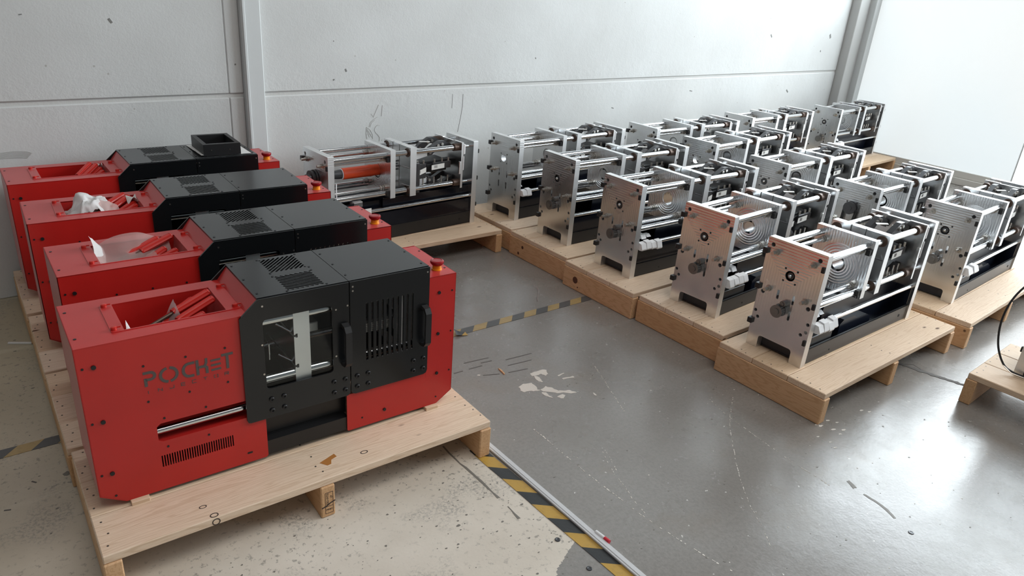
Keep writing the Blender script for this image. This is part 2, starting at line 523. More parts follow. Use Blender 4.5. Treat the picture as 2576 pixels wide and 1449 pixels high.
# right-hand wall: solid apron, opal sheets, glazing above
structure('baseboard_right', MB().box(6.66, 6.80, -2.6, 3.14, 0.0, 0.055, 0.003).box(6.69, 6.80, -2.6, 3.14, 0.055, 0.108, 0.003).mesh('baseboard_right', simple('pale_plinth', (0.66, 0.64, 0.60), 0.6)))
w1 = structure('window_1', MB().box(6.70, 6.72, 1.738, 3.118, 0.108, 1.50).mesh('window_1', M['opal']))
w2 = structure('window_2', MB().box(6.70, 6.72, -2.6, 1.730, 0.108, 1.50).mesh('window_2', M['clear_sheet']))
structure('mullion', MB().box(6.690, 6.725, 1.729, 1.739, 0.108, 1.50).mesh('mullion', M['steel_paint']), w1)
structure('transom', MB().box(6.68, 6.74, -2.6, 3.118, 1.50, 1.55).mesh('transom', M['steel_paint']), w1)
w3 = structure('window_3', MB().box(6.70, 6.72, -2.6, 3.118, 1.55, 3.55).mesh('window_3', M['glazing']))
for yy in (-1.2, 0.25, 1.735):
    structure('mullion', MB().box(6.685, 6.725, yy - 0.02, yy + 0.02, 1.55, 3.55).mesh('mullion', M['steel_paint']), w3)
structure('head_rail', MB().box(6.66, 6.80, -2.6, 3.118, 3.55, 3.65).mesh('head_rail', M['steel_paint']), w3)

# ------------------------------------------------------------------ marks on wall and floor (flat wear, cracks, paint)
def flat_floor(name, polys, mat, z=0.0006, kind=None):
    mb = MB()
    for pts in polys:
        mb.prism(pts, 2, 0.0, z)
    o = structure(name, mb.mesh(name, mat), FLOOR)
    if kind:
        o['kind'] = kind
    return o
chips = [[(1.593, 1.672), (1.613, 1.671), (1.651, 1.67), (1.662, 1.658), (1.647, 1.634), (1.632, 1.629), (1.626, 1.647), (1.609, 1.647), (1.599, 1.65), (1.587, 1.654)],
 [(1.596, 1.652), (1.606, 1.638), (1.6, 1.613), (1.594, 1.599), (1.584, 1.609), (1.585, 1.63)],
 [(1.496, 1.622), (1.523, 1.63), (1.555, 1.62), (1.555, 1.595), (1.544, 1.574), (1.551, 1.563), (1.531, 1.569), (1.513, 1.58), (1.493, 1.585), (1.487, 1.597), (1.497, 1.615)],
 [(1.552, 1.566), (1.582, 1.574), (1.596, 1.552), (1.6, 1.528), (1.618, 1.516), (1.639, 1.507), (1.65, 1.482), (1.629, 1.487), (1.607, 1.509), (1.588, 1.515), (1.572, 1.535), (1.553, 1.551)],
 [(1.543, 1.551), (1.557, 1.542), (1.553, 1.524), (1.553, 1.501), (1.546, 1.511), (1.538, 1.534)],
 [(1.571, 1.502), (1.597, 1.503), (1.603, 1.492), (1.584, 1.48), (1.574, 1.483)],
 [(1.67, 1.605), (1.704, 1.607), (1.702, 1.603), (1.672, 1.6)], [(1.671, 1.582), (1.718, 1.571), (1.714, 1.562), (1.671, 1.575)],
 [(1.698, 1.451), (1.698, 1.431), (1.691, 1.429), (1.69, 1.439)], [(1.423, 1.768), (1.436, 1.764), (1.429, 1.758), (1.422, 1.761)]]
rnd = random.Random(4)
def rough_poly(pts, amt, sub=3):
    out = []
    for i in range(len(pts)):
        a, b = Vector(pts[i]), Vector(pts[(i + 1) % len(pts)])
        for k in range(sub):
            q = a.lerp(b, k / sub)
            out.append((q.x + rnd.uniform(-amt, amt), q.y + rnd.uniform(-amt, amt)))
    return out
chips = [rough_poly(c, 0.0018) for c in chips]
for (x, y) in ((2.267, .87), (2.284, .845), (2.209, .879), (2.214, .867), (2.231, .831), (2.26, .808), (2.224, .803), (2.15, .798), (2.134, .773), (2.438, .834), (2.455, .812), (2.144, .838)):
    q = rnd.uniform(.55, 1.15)
    chips.append(rough_poly([(x - .009 * q, y + .001), (x - .003 * q, y - .004 * q), (x + .010 * q, y - .006), (x + .008 * q, y - .001), (x - .001, y + .004 * q)], 0.0013, 2))
for k in range(70):
    x, y = rnd.uniform(1.3, 2.9), rnd.uniform(0.25, 1.9)
    s = rnd.uniform(0.0008, 0.0028)
    chips.append([(x + s * rnd.uniform(.5, 1.4) * math.cos(t), y + s * rnd.uniform(.5, 1.2) * math.sin(t)) for t in (0.3, 1.5, 2.6, 3.9, 5.2)])
flat_floor('paint_chips', chips, M['paint_white'], kind='stuff')
scr = [[(1.372, 1.397), (1.371, 1.342), (1.363, 1.268), (1.362, 1.208), (1.359, 1.158), (1.356, 1.104), (1.354, 1.045), (1.357, 1.001), (1.355, .957), (1.354, .908), (1.358, .862), (1.362, .811), (1.369, .758), (1.379, .693), (1.391, .633)],
 [(1.493, 1.2), (1.473, 1.158), (1.445, 1.106), (1.433, 1.079)], [(1.475, 1.187), (1.445, 1.135), (1.424, 1.091), (1.408, 1.035), (1.384, .983), (1.366, .919)],
 [(2.028, 1.199), (2.003, 1.132), (1.985, 1.075), (1.978, 1.026), (1.968, .977), (1.958, .92), (1.947, .854), (1.939, .802), (1.938, .746), (1.93, .675)],
 [(2.109, 1.147), (2.024, 1.099), (1.949, 1.05), (1.857, .975), (1.776, .904), (1.692, .823), (1.639, .761), (1.596, .698), (1.549, .644)],
 [(1.85, 1.60), (1.80, 1.50), (1.76, 1.42), (1.70, 1.30)]]
dashes = []
for si, line in enumerate(scr):
    for a, b in zip(line, line[1:]):
        a, b = Vector(a), Vector(b)
        n = max(1, int((b - a).length / 0.011))
        d = (b - a).normalized()
        nn = Vector((-d.y, d.x))
        for k in range(n):
            if rnd.random() < 0.30:
                continue
            w = rnd.uniform(0.0004, 0.0016) * (1.5 if si == 0 else 1.0)
            p0 = a.lerp(b, k / n) + nn * rnd.uniform(-.0012, .0012)
            p1 = p0 + d * rnd.uniform(.004, .011)
            dashes.append([tuple(p0 + nn * w), tuple(p0 - nn * w), tuple(p1 - nn * w * .7), tuple(p1 + nn * w * .7)])
flat_floor('scratches', dashes, M['paint_white'], kind='stuff')
scf = [[(1.359, 1.82), (1.396, 1.817)], [(1.432, 1.861), (1.536, 1.846)], [(1.582, 1.798), (1.699, 1.785)], [(1.562, 1.76), (1.665, 1.746)], [(1.531, 1.719), (1.61, 1.703)], [(1.44, 1.754), (1.497, 1.729)], [(1.423, 1.816), (1.48, 1.811)], [(1.488, 1.829), (1.533, 1.821)],
 [(2.934, .914), (2.979, .88), (2.96, .833)], [(0.081, 1.962), (0.09, 1.95)], [(0.008, 1.874), (0.022, 1.868)]]
flat_floor('scuffs', [stroke(q, 0.0042) for q in scf], M['scuff'], kind='stuff')
st = [rough_poly(stroke(q, w), .002, 2) for q, w in (([(1.081, 1.484), (1.073, 1.409), (1.075, 1.361), (1.076, 1.313), (1.074, 1.262), (1.073, 1.201)], .006), ([(1.071, 1.162), (1.069, 1.129), (1.066, 1.105)], .005), ([(1.981, .6), (1.978, .562), (1.969, .526), (1.951, .494)], .0075), ([(2.0, .66), (1.985, .63)], .012), ([(.158, 1.955), (.166, 1.94)], .016))]
for k in range(300):
    x, y = rnd.uniform(0.2, 1.12), rnd.uniform(0.45, 1.40)
    s = rnd.uniform(0.0009, 0.0038) * (2.0 if rnd.random() < .1 else 1)
    st.append([(x + s * rnd.uniform(.5, 1.6) * math.cos(t), y + s * rnd.uniform(.4, 1.0) * math.sin(t)) for t in (0.3, 1.3, 2.4, 3.3, 4.4, 5.4)])
for k in range(40):
    x, y = rnd.uniform(-0.3, 0.2), rnd.uniform(1.4, 3.1)
    s = rnd.uniform(0.0015, 0.005)
    st.append([(x + s * rnd.uniform(.5, 1.6) * math.cos(t), y + s * rnd.uniform(.4, 1.0) * math.sin(t)) for t in (0.3, 1.3, 2.4, 3.3, 4.4, 5.4)])
for k in range(120):
    x, y = rnd.uniform(1.25, 2.8), rnd.uniform(0.2, 1.9)
    s = rnd.uniform(0.0010, 0.0042)
    st.append([(x + s * rnd.uniform(.5, 1.6) * math.cos(t), y + s * rnd.uniform(.4, 1.0) * math.sin(t)) for t in (0.3, 1.3, 2.4, 3.3, 4.4, 5.4)])
flat_floor('dirt_marks', st, M['stain'], kind='stuff')
# anchor plugs left in the floor
for (x, y) in ((1.098, .988), (1.095, .869), (1.93, .44)):
    structure('anchor_plug', MB().lathe((x, y, 0), (0, 0, 1), [(0, .008), (.002, .007), (.002, .004), (.0012, .003)], 10).mesh('anchor_plug', M['darksteel']), FLOOR)

def wall_marks(name, lines, mat, kind=True):
    mb = MB()
    for pts, w in lines:
        mb.prism(stroke(pts, w), 1, WY - 0.0012, WY + 0.001)
    o = link(name, mb.mesh(name, mat), wall)
    o['kind'] = 'stuff'
wall_marks('pencil_drawing', [([(1.88, .576), (1.868, .579), (1.856, .571), (1.85, .556), (1.856, .542), (1.871, .529), (1.88, .516), (1.878, .495)], .0022),
    ([(1.805, .573), (1.802, .543), (1.808, .514)], .0018), ([(1.805, .573), (1.826, .557), (1.839, .535), (1.841, .511)], .0018),
    ([(1.831, .637), (1.845, .621), (1.859, .649), (1.874, .68)], .0026), ([(1.896, .677), (1.894, .65), (1.891, .623)], .0026),
    ([(1.82, .573), (1.826, .594), (1.844, .608), (1.868, .62)], .0016), ([(1.826, .571), (1.833, .592), (1.852, .606)], .0014),
    ([(1.806, .55), (1.834, .548)], .001), ([(1.805, .535), (1.838, .533)], .001), ([(1.807, .56), (1.822, .52)], .001), ([(1.81, .562), (1.835, .52)], .001)], M['pencil'])
wall_marks('cracks', [([(2.397, .713), (2.396, .643), (2.388, .593), (2.371, .508)], .0018), ([(2.327, .716), (2.326, .641)], .0012),
    ([(1.694, .858), (1.70, .845)], .008), ([(1.631, .812), (1.634, .806)], .009), ([(1.171, .889), (1.172, .883)], .006), ([(.70, 1.062), (.71, 1.046)], .008),
    ([(1.635, .985), (1.638, .983)], .005), ([(.41, 1.068), (.42, 1.07)], .004), ([(2.9, .9), (2.905, .893)], .006), ([(5.3, 1.05), (5.32, 1.03)], .01), ([(6.2, 1.06), (6.22, 1.03)], .02), ([(6.1, .93), (6.11, .92)], .012), ([(5.7, .62), (5.73, .60)], .012),
    ([(3.6, .58), (3.62, .575)], .006), ([(4.4, .66), (4.43, .655)], .006)], M['crack'])
wall_marks('scrape', [([(.22 + .004 * k, .552 + .0042 * k), (.28 + .006 * k, .558 + .0040 * k), (.33 + .004 * k, .556 + .0036 * k), (.352 + .003 * k, .552 + .003 * k)], .0016) for k in range(7)], simple('wall_scrape', (.43, .43, .41), .8))

# ------------------------------------------------------------------ tape, cable channel, litter on the floor
def strip(name, label, cat, x, y, rz, L, w, mat, h=0.0009, ragged=0.0):
    mb = MB()
    n = 24
    top = [(L * i / n, w / 2 + rnd.uniform(-1, 1) * ragged) for i in range(n + 1)]
    bot = [(L * i / n, -w / 2 + rnd.uniform(-1, 1) * ragged) for i in range(n + 1)]
    mb.prism(top + bot[::-1], 2, 0.0, h)
    o = link(name, mb.mesh(name, mat), None, (x, y, 0.0004), rz)
    return tag(o, label, cat)
strip('hazard_tape', 'black and yellow striped tape stuck along the white floor channel', 'tape', 1.148, -0.6, PI / 2 - 0.003, 2.02, 0.044, M['tape'], ragged=.0008)
strip('hazard_tape', 'worn black and yellow tape crossing the aisle towards the pallets', 'tape', -0.6, 2.160, -0.0405, 3.4, 0.043, M['tape_worn'], ragged=.0008)
strip('tape_scrap', 'torn remnant of dark tape on the floor by the near pallet end', 'tape', 2.93, 0.92, -1.35, 0.27, 0.020, M['scuff'], ragged=.006)
ch = MB().box(-0.011, 0.011, 0.0, 2.05, 0.0, 0.007, 0.0015).box(-0.004, 0.004, 0.0, 2.05, 0.007, 0.0082)
tag(link('floor_channel', ch.mesh('floor_channel', M['strip']), None, (1.1445, -0.6, 0.0), -0.0255), 'long white cable channel lying on the grey floor beside striped tape', 'cable channel')
pc = MB().grid(lambda a, b: (2.143 - .095 * a + .012 * math.sin(5 * a) + (b - .5) * .014, 2.272 - .142 * a + (b - .5) * .006, .002 + .006 * abs(math.sin(4 * a + 2 * b)) * (1 - abs(2 * b - 1)) + .001), 14, 4)
tag(link('plastic_strip', pc.mesh('plastic_strip', M['bag']), None), 'crumpled clear plastic strip on the floor before the pallets', 'litter')
cap = thing('marker', 'small white and red marker lying against the white channel', 'marker', (1.197, 0.947, 0.006), -1.53)
link('barrel', MB().cyl((0, 0, 0), (.030, 0, 0), .0052, 10).mesh('barrel', M['white_plastic']), cap)
link('cap', MB().cyl((.030, 0, 0), (.048, 0, 0), .0056, 10).mesh('cap', M['pink']), cap)
tag(link('stick', MB().box(0, .078, -.004, .004, 0, .006, .001).mesh('stick', M['paper']), None, (.142, 2.833, 0.0), -.55), 'thin pale stick on the floor left of the pallets', 'litter')
tag(link('wood_splinter', MB().prism([(0, 0), (.045, -.002), (.043, .003), (.01, .006)], 2, 0, .004).mesh('wood_splinter', M['joist']), None, (1.515, 1.76, 0), -1.7), 'dark wood splinter on the grey floor amid scuffs', 'litter')
tag(link('tape_curl', MB().grid(lambda a, b: (.05 * a, .03 * b, .001 + .022 * a * a * (1 - .6 * b)), 8, 3).mesh('tape_curl', M['tape']), None, (1.585, 2.062, 0.001), 2.9), 'lifted yellow tape end curling beside the red cabinet', 'tape')

# ------------------------------------------------------------------ pallets
PL, PW, PH, BT = 1.0226, 0.4345, 0.1201, 0.0225
BW = (PW - 0.004) / 3
def make_meshes():
    R = random.Random(11)
    d = {}
    d['board'] = []
    for k in range(3):
        y0 = k * (BW + .002)
        d['board'].append(MB().box(0, PL, y0, y0 + BW, PH - BT, PH, 0.0022).mesh('board', M['pine']))
    d['joist'] = []
    for x0 in (-0.002, PL / 2 - .019, PL - .036):
        d['joist'].append(MB().box(x0, x0 + .038, -.004, PW + .004, 0, PH - BT, 0.003).mesh('joist', M['joist']))
    nb = MB()
    for x0 in (.017, PL / 2, PL - .017):
        for k in range(3):
            for t in (.2, .5, .8):
                qx, qy = x0 + R.uniform(-.008, .008), k * (BW + .002) + BW * t + R.uniform(-.012, .012)
                nb.cyl((qx, qy, PH - .001), (qx, qy, PH + .0004), .0026, 7)
    d['nails'] = nb.mesh('nail_heads', M['nail'])
    kb = MB()
    d['shim'] = [MB().box(x0, x0 + .04, -.012, .25, 0, .0105, .001).mesh('batten', M['pine']) for x0 in (.060, .858)]
    return d
PM = make_meshes()
def pallet(x, y, rz, label, shims=None):
    t = thing('wooden_pallet', label, 'pallet', (x, y, 0), rz, 'pine pallets under the machines')
    for me in PM['board']:
        link('board', me, t)
    for me in PM['joist']:
        link('joist', me, t)
    nl = link('nail_heads', PM['nails'], t)
    nl['kind'] = 'stuff'
    if shims:
        # two battens lying on the boards lift the cabinet
        for me in PM['shim']:
            link('batten', me, t, (shims[0], shims[1], PH - .0004), shims[2] - rz)
    return t
REDS = [(.18266, 1.57667, -.05233), (.22813, 1.99574, -.04033), (.23108, 2.45581, -.06766), (.24024, 2.90985, -.03683)]
def rel(px, py, prz, x, y):
    c, s = math.cos(-prz), math.sin(-prz)
    dx, dy = x - px, y - py
    return c * dx - s * dy, s * dx + c * dy
for (px, py, prz, lab), R_ in zip(((.1488, 1.4284, -.0523, 'pale pine pallet under the nearest red cabinet, its knotty front board in view'),
        (.1651, 1.8788, -.0523, 'pine pallet under the second red cabinet from the front'),
        (.1880, 2.3287, -.0523, 'pine pallet under the third red cabinet from the front'),
        (.2096, 2.7895, -.0450, 'pine pallet under the red cabinet against the wall')), REDS):
    rx, ry = rel(px, py, prz, R_[0], R_[1])
    P_ = pallet(px, py, prz, lab, (rx, ry, R_[2]))
    if py < 1.5:
        # printed treatment stamp on the end grain of the middle joist, and the two-ringed knot and resin patch
        sb = MB()
        xa, xb, za, zb = PL / 2 - .008, PL / 2 + .013, .012, .078
        for q in ([(xa, za), (xb, za)], [(xa, zb), (xb, zb)], [(xa, za), (xa, zb)], [(xb, za), (xb, zb)], [(xa, .034), (xb, .034)]):
            sb.prism(stroke(q, .0009), 1, -.0046, -.0039)
        link('stamp_frame', sb.mesh('stamp_frame', M['ink']), P_)
        def txt(name, body, size, loc, rot, parent, mat):
            cu = bpy.data.curves.new(name, 'FONT')
            cu.body, cu.size, cu.extrude = body, size, .0002
            cu.materials.append(mat)
            cu.resolution_u = 3
            tmp = bpy.data.objects.new(name, cu)
            me_ = bpy.data.meshes.new_from_object(tmp)
            bpy.data.objects.remove(tmp)
            o = link(name, me_, parent)
            o.location, o.rotation_euler = loc, rot
            return o
        txt('stamp_text', 'VDD-VVTS', .0085, (PL / 2 + .001, -.0043, .036), (PI / 2, -PI / 2, 0), P_, M['ink'])
        txt('stamp_text', 'LP', .008, (PL / 2 + .011, -.0043, .058), (PI / 2, -PI / 2, 0), P_, M['ink'])
        txt('stamp_text', 'PRBV', .0075, (PL / 2 - .006, -.0043, .021), (PI / 2, 0, 0), P_, M['ink'])
        link('pen_stroke', MB().prism(stroke([(PL / 2 - .018, .033), (PL / 2 - .004, .037), (PL / 2 + .006, .043), (PL / 2 + .019, .047)], .0032), 1, -.0047, -.0039).mesh('pen_stroke', M['ink']), P_)
        link('resin_patch', MB().prism([(.520, .068), (.568, .086), (.570, .072), (.552, .066), (.545, .050), (.534, .048)], 2, PH - .0002, PH + .0004).mesh('resin_patch', simple('resin', (.42, .17, .04), .5)), P_)
        kn = MB()
        for (x, y, a, b) in ((.236, .010, .010, .008), (.64, .052, .011, .007), (.222, .052, .009, .006)):
            o_ = [(x + a * math.cos(t), y + b * math.sin(t)) for t in [2 * PI * i / 14 for i in range(14)]]
            i_ = [(x + a * .74 * math.cos(t), y + b * .7 * math.sin(t)) for t in [2 * PI * i / 14 for i in range(14)]]
            kn.prism(o_, 2, PH - .0002, PH + .0003, [i_])
        kn.prism(circ(.237, PH - .0125, .0095, 14), 1, -.0006, .0002, [circ(.237, PH - .0125, .0072, 14)])
        link('knot_rings', kn.mesh('knot_rings', M['ink']), P_)
for (x, y, rz, lab) in ((1.264, 2.742, -.033, 'pine pallet under the machine with the orange sleeve'),
        (2.211, .878, -.028, 'pine pallet at the near end of the front row, its long edge in full view'),
        (2.275, 1.335, -.022, 'pine pallet second from the near end of the front row'),
        (2.271, 1.791, -.022, 'pine pallet third from front-row near end, round knot in its end joist'),
        (2.307, 2.243, -.03, 'pine pallet fourth from front-row near end, two small knots in its end joist'),
        (2.333, 2.690, -.02, 'pine pallet of the front row against the wall'),
        (3.328, .822, .006, 'pine pallet at the near end of the second row, beside the free floor'),
        (3.332, 1.272, .0, 'pine pallet second from the near end of the second row'),
        (3.350, 1.738, .0, 'pine pallet third from the near end of the second row'),
        (3.392, 2.205, .03, 'pine pallet fourth from the near end of the second row'),
        (3.392, 2.690, -.005, 'pine pallet of the second row against the wall'),
        (4.445, 2.660, .005, 'pine pallet against the wall behind the second row'),
        (5.556, 2.560, .035, 'sunlit pine pallet in the far corner by the bright sheets'),
        (2.835, .653, -PI / 2, 'pine pallet at the right edge of the photo, turned across the others')):
    pallet(x, y, rz, lab)
# knots on the end joists of the two pallets that show them
for nm, k in (('third', ((.080, .050, .017), (.100, .020, .004))), ('fourth', ((.105, .062, .009), (.075, .022, .008)))):
    po = [o for o in bpy.data.objects if o.get('category') == 'pallet' and nm + ' from front-row near end' in o['label']][0]
    kb = MB()
    for (dy, z, rr) in k:
        y = PW - dy
        kb.lathe((-.0018, y, z), (-1, 0, 0), [(0, rr), (.0007, rr * .9)], 16)
    link('knot', kb.mesh('knot', simple('knot_brown', (.10, .035, .015), .6)), po)

# ------------------------------------------------------------------ bare aluminium machines
LS, WS, HS = .8382, .2291, .4289
def hexnut(mb, p, d, rr, L):
    p = Vector(p)
    mb.cyl(p, p + Vector(d) * L, rr, 6)
def end_outline():
    n0, n1, nz, rr = .047, .184, .052, .010
    pts = [(0, 0), (n0, 0), (n0, nz - rr), (n0 + rr * .3, nz - rr * .3), (n0 + rr, nz), (n1 - rr, nz), (n1 - rr * .3, nz - rr * .3), (n1, nz - rr), (n1, 0), (WS, 0), (WS, HS - .002), (WS - .002, HS), (.002, HS), (0, HS - .002)]
    return pts
def build_core():
    P = []          # (name, mesh, parent index or None)
    def add(name, me, par=None):
        P.append((name, me, par))
        return len(P) - 1
    TB = ((.026, .4035), (.2075, .4025), (.025, .2235), (.207, .2225))
    SR = ((.0425, .382), (.1875, .381), (.042, .2455), (.1870, .242))
    cy, cz = .1185, .3135
    holes = [circ(y, z, .0082, 10) for y, z in TB]
    holes += [circ(cy, cz, .019, 18)] + [circ(cy + a, cz + b, .0042, 8) for a, b in ((.0225, .0225), (-.0245, .0235), (.0225, -.0235), (-.0245, -.0235))]
    holes += [rrect(y - .0045, y + .0045, z0, z1, .0044, 2) for y, z0, z1 in ((.147, .214, .250), (.0860, .214, .250), (.0875, .152, .190), (.147, .152, .190))]
    holes += [circ(y, z, .0065, 10) for y, z in ((.219, .142), (.205, .120), (.0115, .168), (.0285, .122), (.012, .158 - .02))]
    fp = add('front_plate', MB().prism(end_outline(), 0, 0, .0303, holes).mesh('front_plate', M['alu_front']))
    sc = MB()  # slot screws, plus black plugs standing in for the shade inside the holes
    for y, z in TB:
        sc.cyl((.007, y, z), (.02, y, z), .0081, 10)
    for y, z in ((.219, .142), (.205, .120), (.0115, .168), (.0285, .122)):
        sc.cyl((.009, y, z), (.02, y, z), .0064, 10)
    for a_, b_ in ((.0225, .0225), (-.0245, .0235), (.0225, -.0235), (-.0245, -.0235)):
        sc.cyl((.006, cy + a_, cz + b_), (.02, cy + a_, cz + b_), .0041, 8)
    for y, z in ((.147, .222), (.086, .222), (.0875, .160), (.147, .160)):
        sc.cyl((.004, y, z), (.02, y, z), .006, 10)
    add('screws_and_dark_plugs', sc.mesh('screws_and_dark_plugs', M['blackbolt']), fp)
    br = MB().lathe((.004, cy, cz), (1, 0, 0), [(0, .0188), (0.0, .0125), (.003, .012), (.003, .0095), (.001, .0085), (-.002, .007), (-.004, .003), (-.004, .0005)], 20)
    br.cyl((.006, cy, cz), (.03, cy, cz), .0186, 18)
    add('shaft_end', MB().lathe((.001, cy, cz), (-1, 0, 0), [(0, .0068), (.003, .0062), (.0055, .004), (.0065, .001)], 14).mesh('shaft_end', M['chrome']), fp)
    add('bearing', br.mesh('bearing', M['darksteel']), fp)
    for (y, z) in SR:
        nb = MB()
        nb.cyl((0, y, z), (-.002, y, z), .0125, 16)
        hexnut(nb, (-.002, y, z), (-1, 0, 0), .0105, .009)
        nb.cyl((-.011, y, z), (-.030, y, z), .0062, 12)
        add('stud_nut', nb.mesh('stud_nut', M['bolt']), fp)
    for z in (.3765, .238, .098):
        add('clip_nut', MB().box(-.011, .004, .219, .2385, z - .0105, z + .0105, .0015).box(.004, .030, WS, .2385, z - .009, z + .009).mesh('clip_nut', M['plastic_black']), fp)
        add('clip_nut', MB().box(-.006, .002, .0015, .013, z - .0105, z + .0105, .0012).mesh('clip_nut', M['plastic_black']), fp)
    # drive pulley
    pm = MB()
    py, pz = .1225, .182
    prof = []
    n = 44
    pts = [(py + (.0225 if i % 2 else .0205) * math.cos(2 * PI * i / n), pz + (.0225 if i % 2 else .0205) * math.sin(2 * PI * i / n)) for i in range(n)]
    pm.prism(pts, 0, -.030, -.006)
    pm.cyl((-.032, py, pz), (-.030, py, pz), .0235, 24)
    pm.cyl((-.006, py, pz), (.0, py, pz), .0235, 24)
    pm.cyl((-.036, py, pz), (-.032, py, pz), .012, 16)
    pm.smooth = False
    pu = add('drive_pulley', pm.mesh('drive_pulley', M['pulley']))
    add('idler_roller', MB().cyl((-.018, .112, .212), (.0, .112, .212), .0115, 16).cyl((-.022, .112, .212), (-.018, .112, .212), .006, 12).mesh('idler_roller', M['pulley']), pu)
    # plates
    npl = add('nozzle_plate', MB().prism([(0.0015, .2), (WS, .2), (WS, HS), (0, HS), (0, .2015)], 0, .319, .3465, [circ(.116, .303, .030, 24)] + [circ(y, z, .0127, 12) for y, z in TB]).mesh('nozzle_plate', M['alu_ring']))
    for z in (.385, .225):
        add('clip_nut', MB().box(.304, .319, .004, .020, z - .012, z + .010, .001).mesh('clip_nut', M['plastic_black']), npl)
    add('nozzle_sleeve', MB().lathe((.322, .116, .303), (1, 0, 0), [(0, .0299), (.0, .022), (.02, .021), (.02, .0299)], 24).mesh('nozzle_sleeve', M['chrome']), npl)
    s0, s1, dp = .0028, .006, .009
    pins = MB()
    for y, z in ((.112, .345), (.126, .328), (.104, .322), (.118, .303)):
        pins.cyl((.417, y, z), (.4295, y, z), .0042, 10)
    for z in (.333, .246):
        pins.cyl((.398, .028, z + .010), (.431, .004, z), .0024, 8)
    out = [(.429, 0), (.4635, 0), (.4635, WS), (.429, WS)]
    for yc in (.152, .094):
        out += [(.429, yc + s0), (.429 + dp * .5, yc + s0), (.429 + dp * .5, yc + s1), (.429 + dp, yc + s1), (.429 + dp, yc - s1), (.429 + dp * .5, yc - s1), (.429 + dp * .5, yc - s0), (.429, yc - s0)]
    mp = add('mould_plate', MB().prism(out, 2, .197, HS + .001).mesh('mould_plate', M['alu']))
    add('ejector_pins', pins.mesh('ejector_pins', M['darksteel']), mp)
    for y, z in TB:
        add('bushing', MB().lathe((.4295, y, z), (-1, 0, 0), [(0, .0215), (.003, .021), (.003, .0165), (.001, .0135)], 18).mesh('bushing', M['bronze']), mp)
    tpl = add('toggle_plate', MB().prism([(.0, .199), (WS, .199), (WS, HS), (.16, HS), (.158, HS - .003), (.07, HS - .003), (.068, HS), (0, HS)], 0, .733, .7455).mesh('toggle_plate', M['alu']))
    for y, z in TB:
        add('bushing', MB().cyl((.700, y, z), (.733, y, z), .0185, 16).cyl((.7455, y, z), (.754, y, z), .016, 12).mesh('bushing', M['bronze']), tpl)
    add('edge_tag', MB().box(.7455, .757, -.002, .018, .370, .420, .002).box(.7445, .750, -.003, -.0005, .29, .36, .001).mesh('edge_tag', M['white_plastic']), tpl)
    add('guide_strip', MB().box(.722, .733, -.002, .01, .272, .335, .001).mesh('guide_strip', M['alu']), tpl)
    ep = add('end_plate', MB().prism(end_outline(), 0, .8085, LS).mesh('end_plate', M['alu']))
    for z in (.3765, .238, .098):
        add('clip_nut', MB().box(LS - .004, LS + .011, .002, .020, z - .0105, z + .0105, .0015).mesh('clip_nut', M['plastic_black']), ep)
    for y, z in TB:
        add('tie_bar', MB().cyl((.03, y, z), (.735, y, z), .0122, 20).cyl((.735, y, z), (.81, y, z), .007, 12).mesh('tie_bar', M['chrome']))
    for y, z in SR:
        rb = add('push_rod', MB().cyl((.03, y, z), (.318, y, z), .0078, 14).mesh('push_rod', M['chrome']))
        nb = MB()
        hexnut(nb, (.286, y, z), (1, 0, 0), .0125, .008)
        hexnut(nb, (.299, y, z), (1, 0, 0), .0125, .008)
        nb.cyl((.308, y, z), (.319, y, z), .014, 16)
        add('rod_nut', nb.mesh('rod_nut', M['bolt']), rb)
    for y in (.018, .211):
        add('guide_rod', MB().cyl((.03, y, .1475), (.81, y, .1475), .0092, 18).mesh('guide_rod', M['chrome']))
    # toggle clamp
    for y0 in (.060, .148):
        for s, zc in ((1, .372), (-1, .256)):
            lk = MB()
            pts = [(.565, zc + s * .012), (.580, zc + s * .030), (.640, zc + s * .060), (.672, zc + s * .060), (.722, zc + s * .035), (.722, zc + s * .006), (.668, zc + s * .032), (.640, zc + s * .030), (.595, zc - s * .004), (.575, zc - s * .006)]
            lk.prism(pts, 1, y0, y0 + .022)
            ti = add('toggle_link', lk.mesh('toggle_link', M['darksteel']))
            pb = MB()
            for (x, z) in ((.583, zc + s * .011), (.655, zc + s * .045), (.630, zc + s * .040)):
                pb.cyl((x, y0 - .006, z), (x, y0 + .028, z), .0075, 12)
            add('pivot_pin', pb.mesh('pivot_pin', M['bolt']), ti)
            add('clamp_bracket', MB().prism([(.4635, zc - s * .018), (.4635, zc + s * .040), (.49, zc + s * .040), (.566, zc + s * .022), (.566, zc - s * .006), (.50, zc - s * .018)], 1, y0 - .002, y0 + .024).mesh('clamp_bracket', M['alu']), ti)
    cb = add('clamp_block', MB().box(.505, .690, .062, .170, .283, .338, .003).box(.560, .665, .050, .182, .300, .326, .002).box(.690, .733, .095, .135, .295, .328, .002).mesh('clamp_block', M['plastic_black']))
    so = MB()
    for x in (.500, .535, .60, .645, .685):
        so.cyl((x, .044, .335), (x, .044, .352), .005, 8)
        so.cyl((x, .044, .215), (x, .044, .262), .004, 8)
    add('standoffs', so.mesh('standoffs', M['bolt']), cb)
    wb = MB().box(.490, .55, .040, .052, .262, .334, .002).box(.590, .70, .040, .050, .300, .334, .002)
    wb.box(.482, .500, .02, .09, .20, .345, .002)
    add('terminal_rail', wb.mesh('terminal_rail', M['darksteel']), cb)
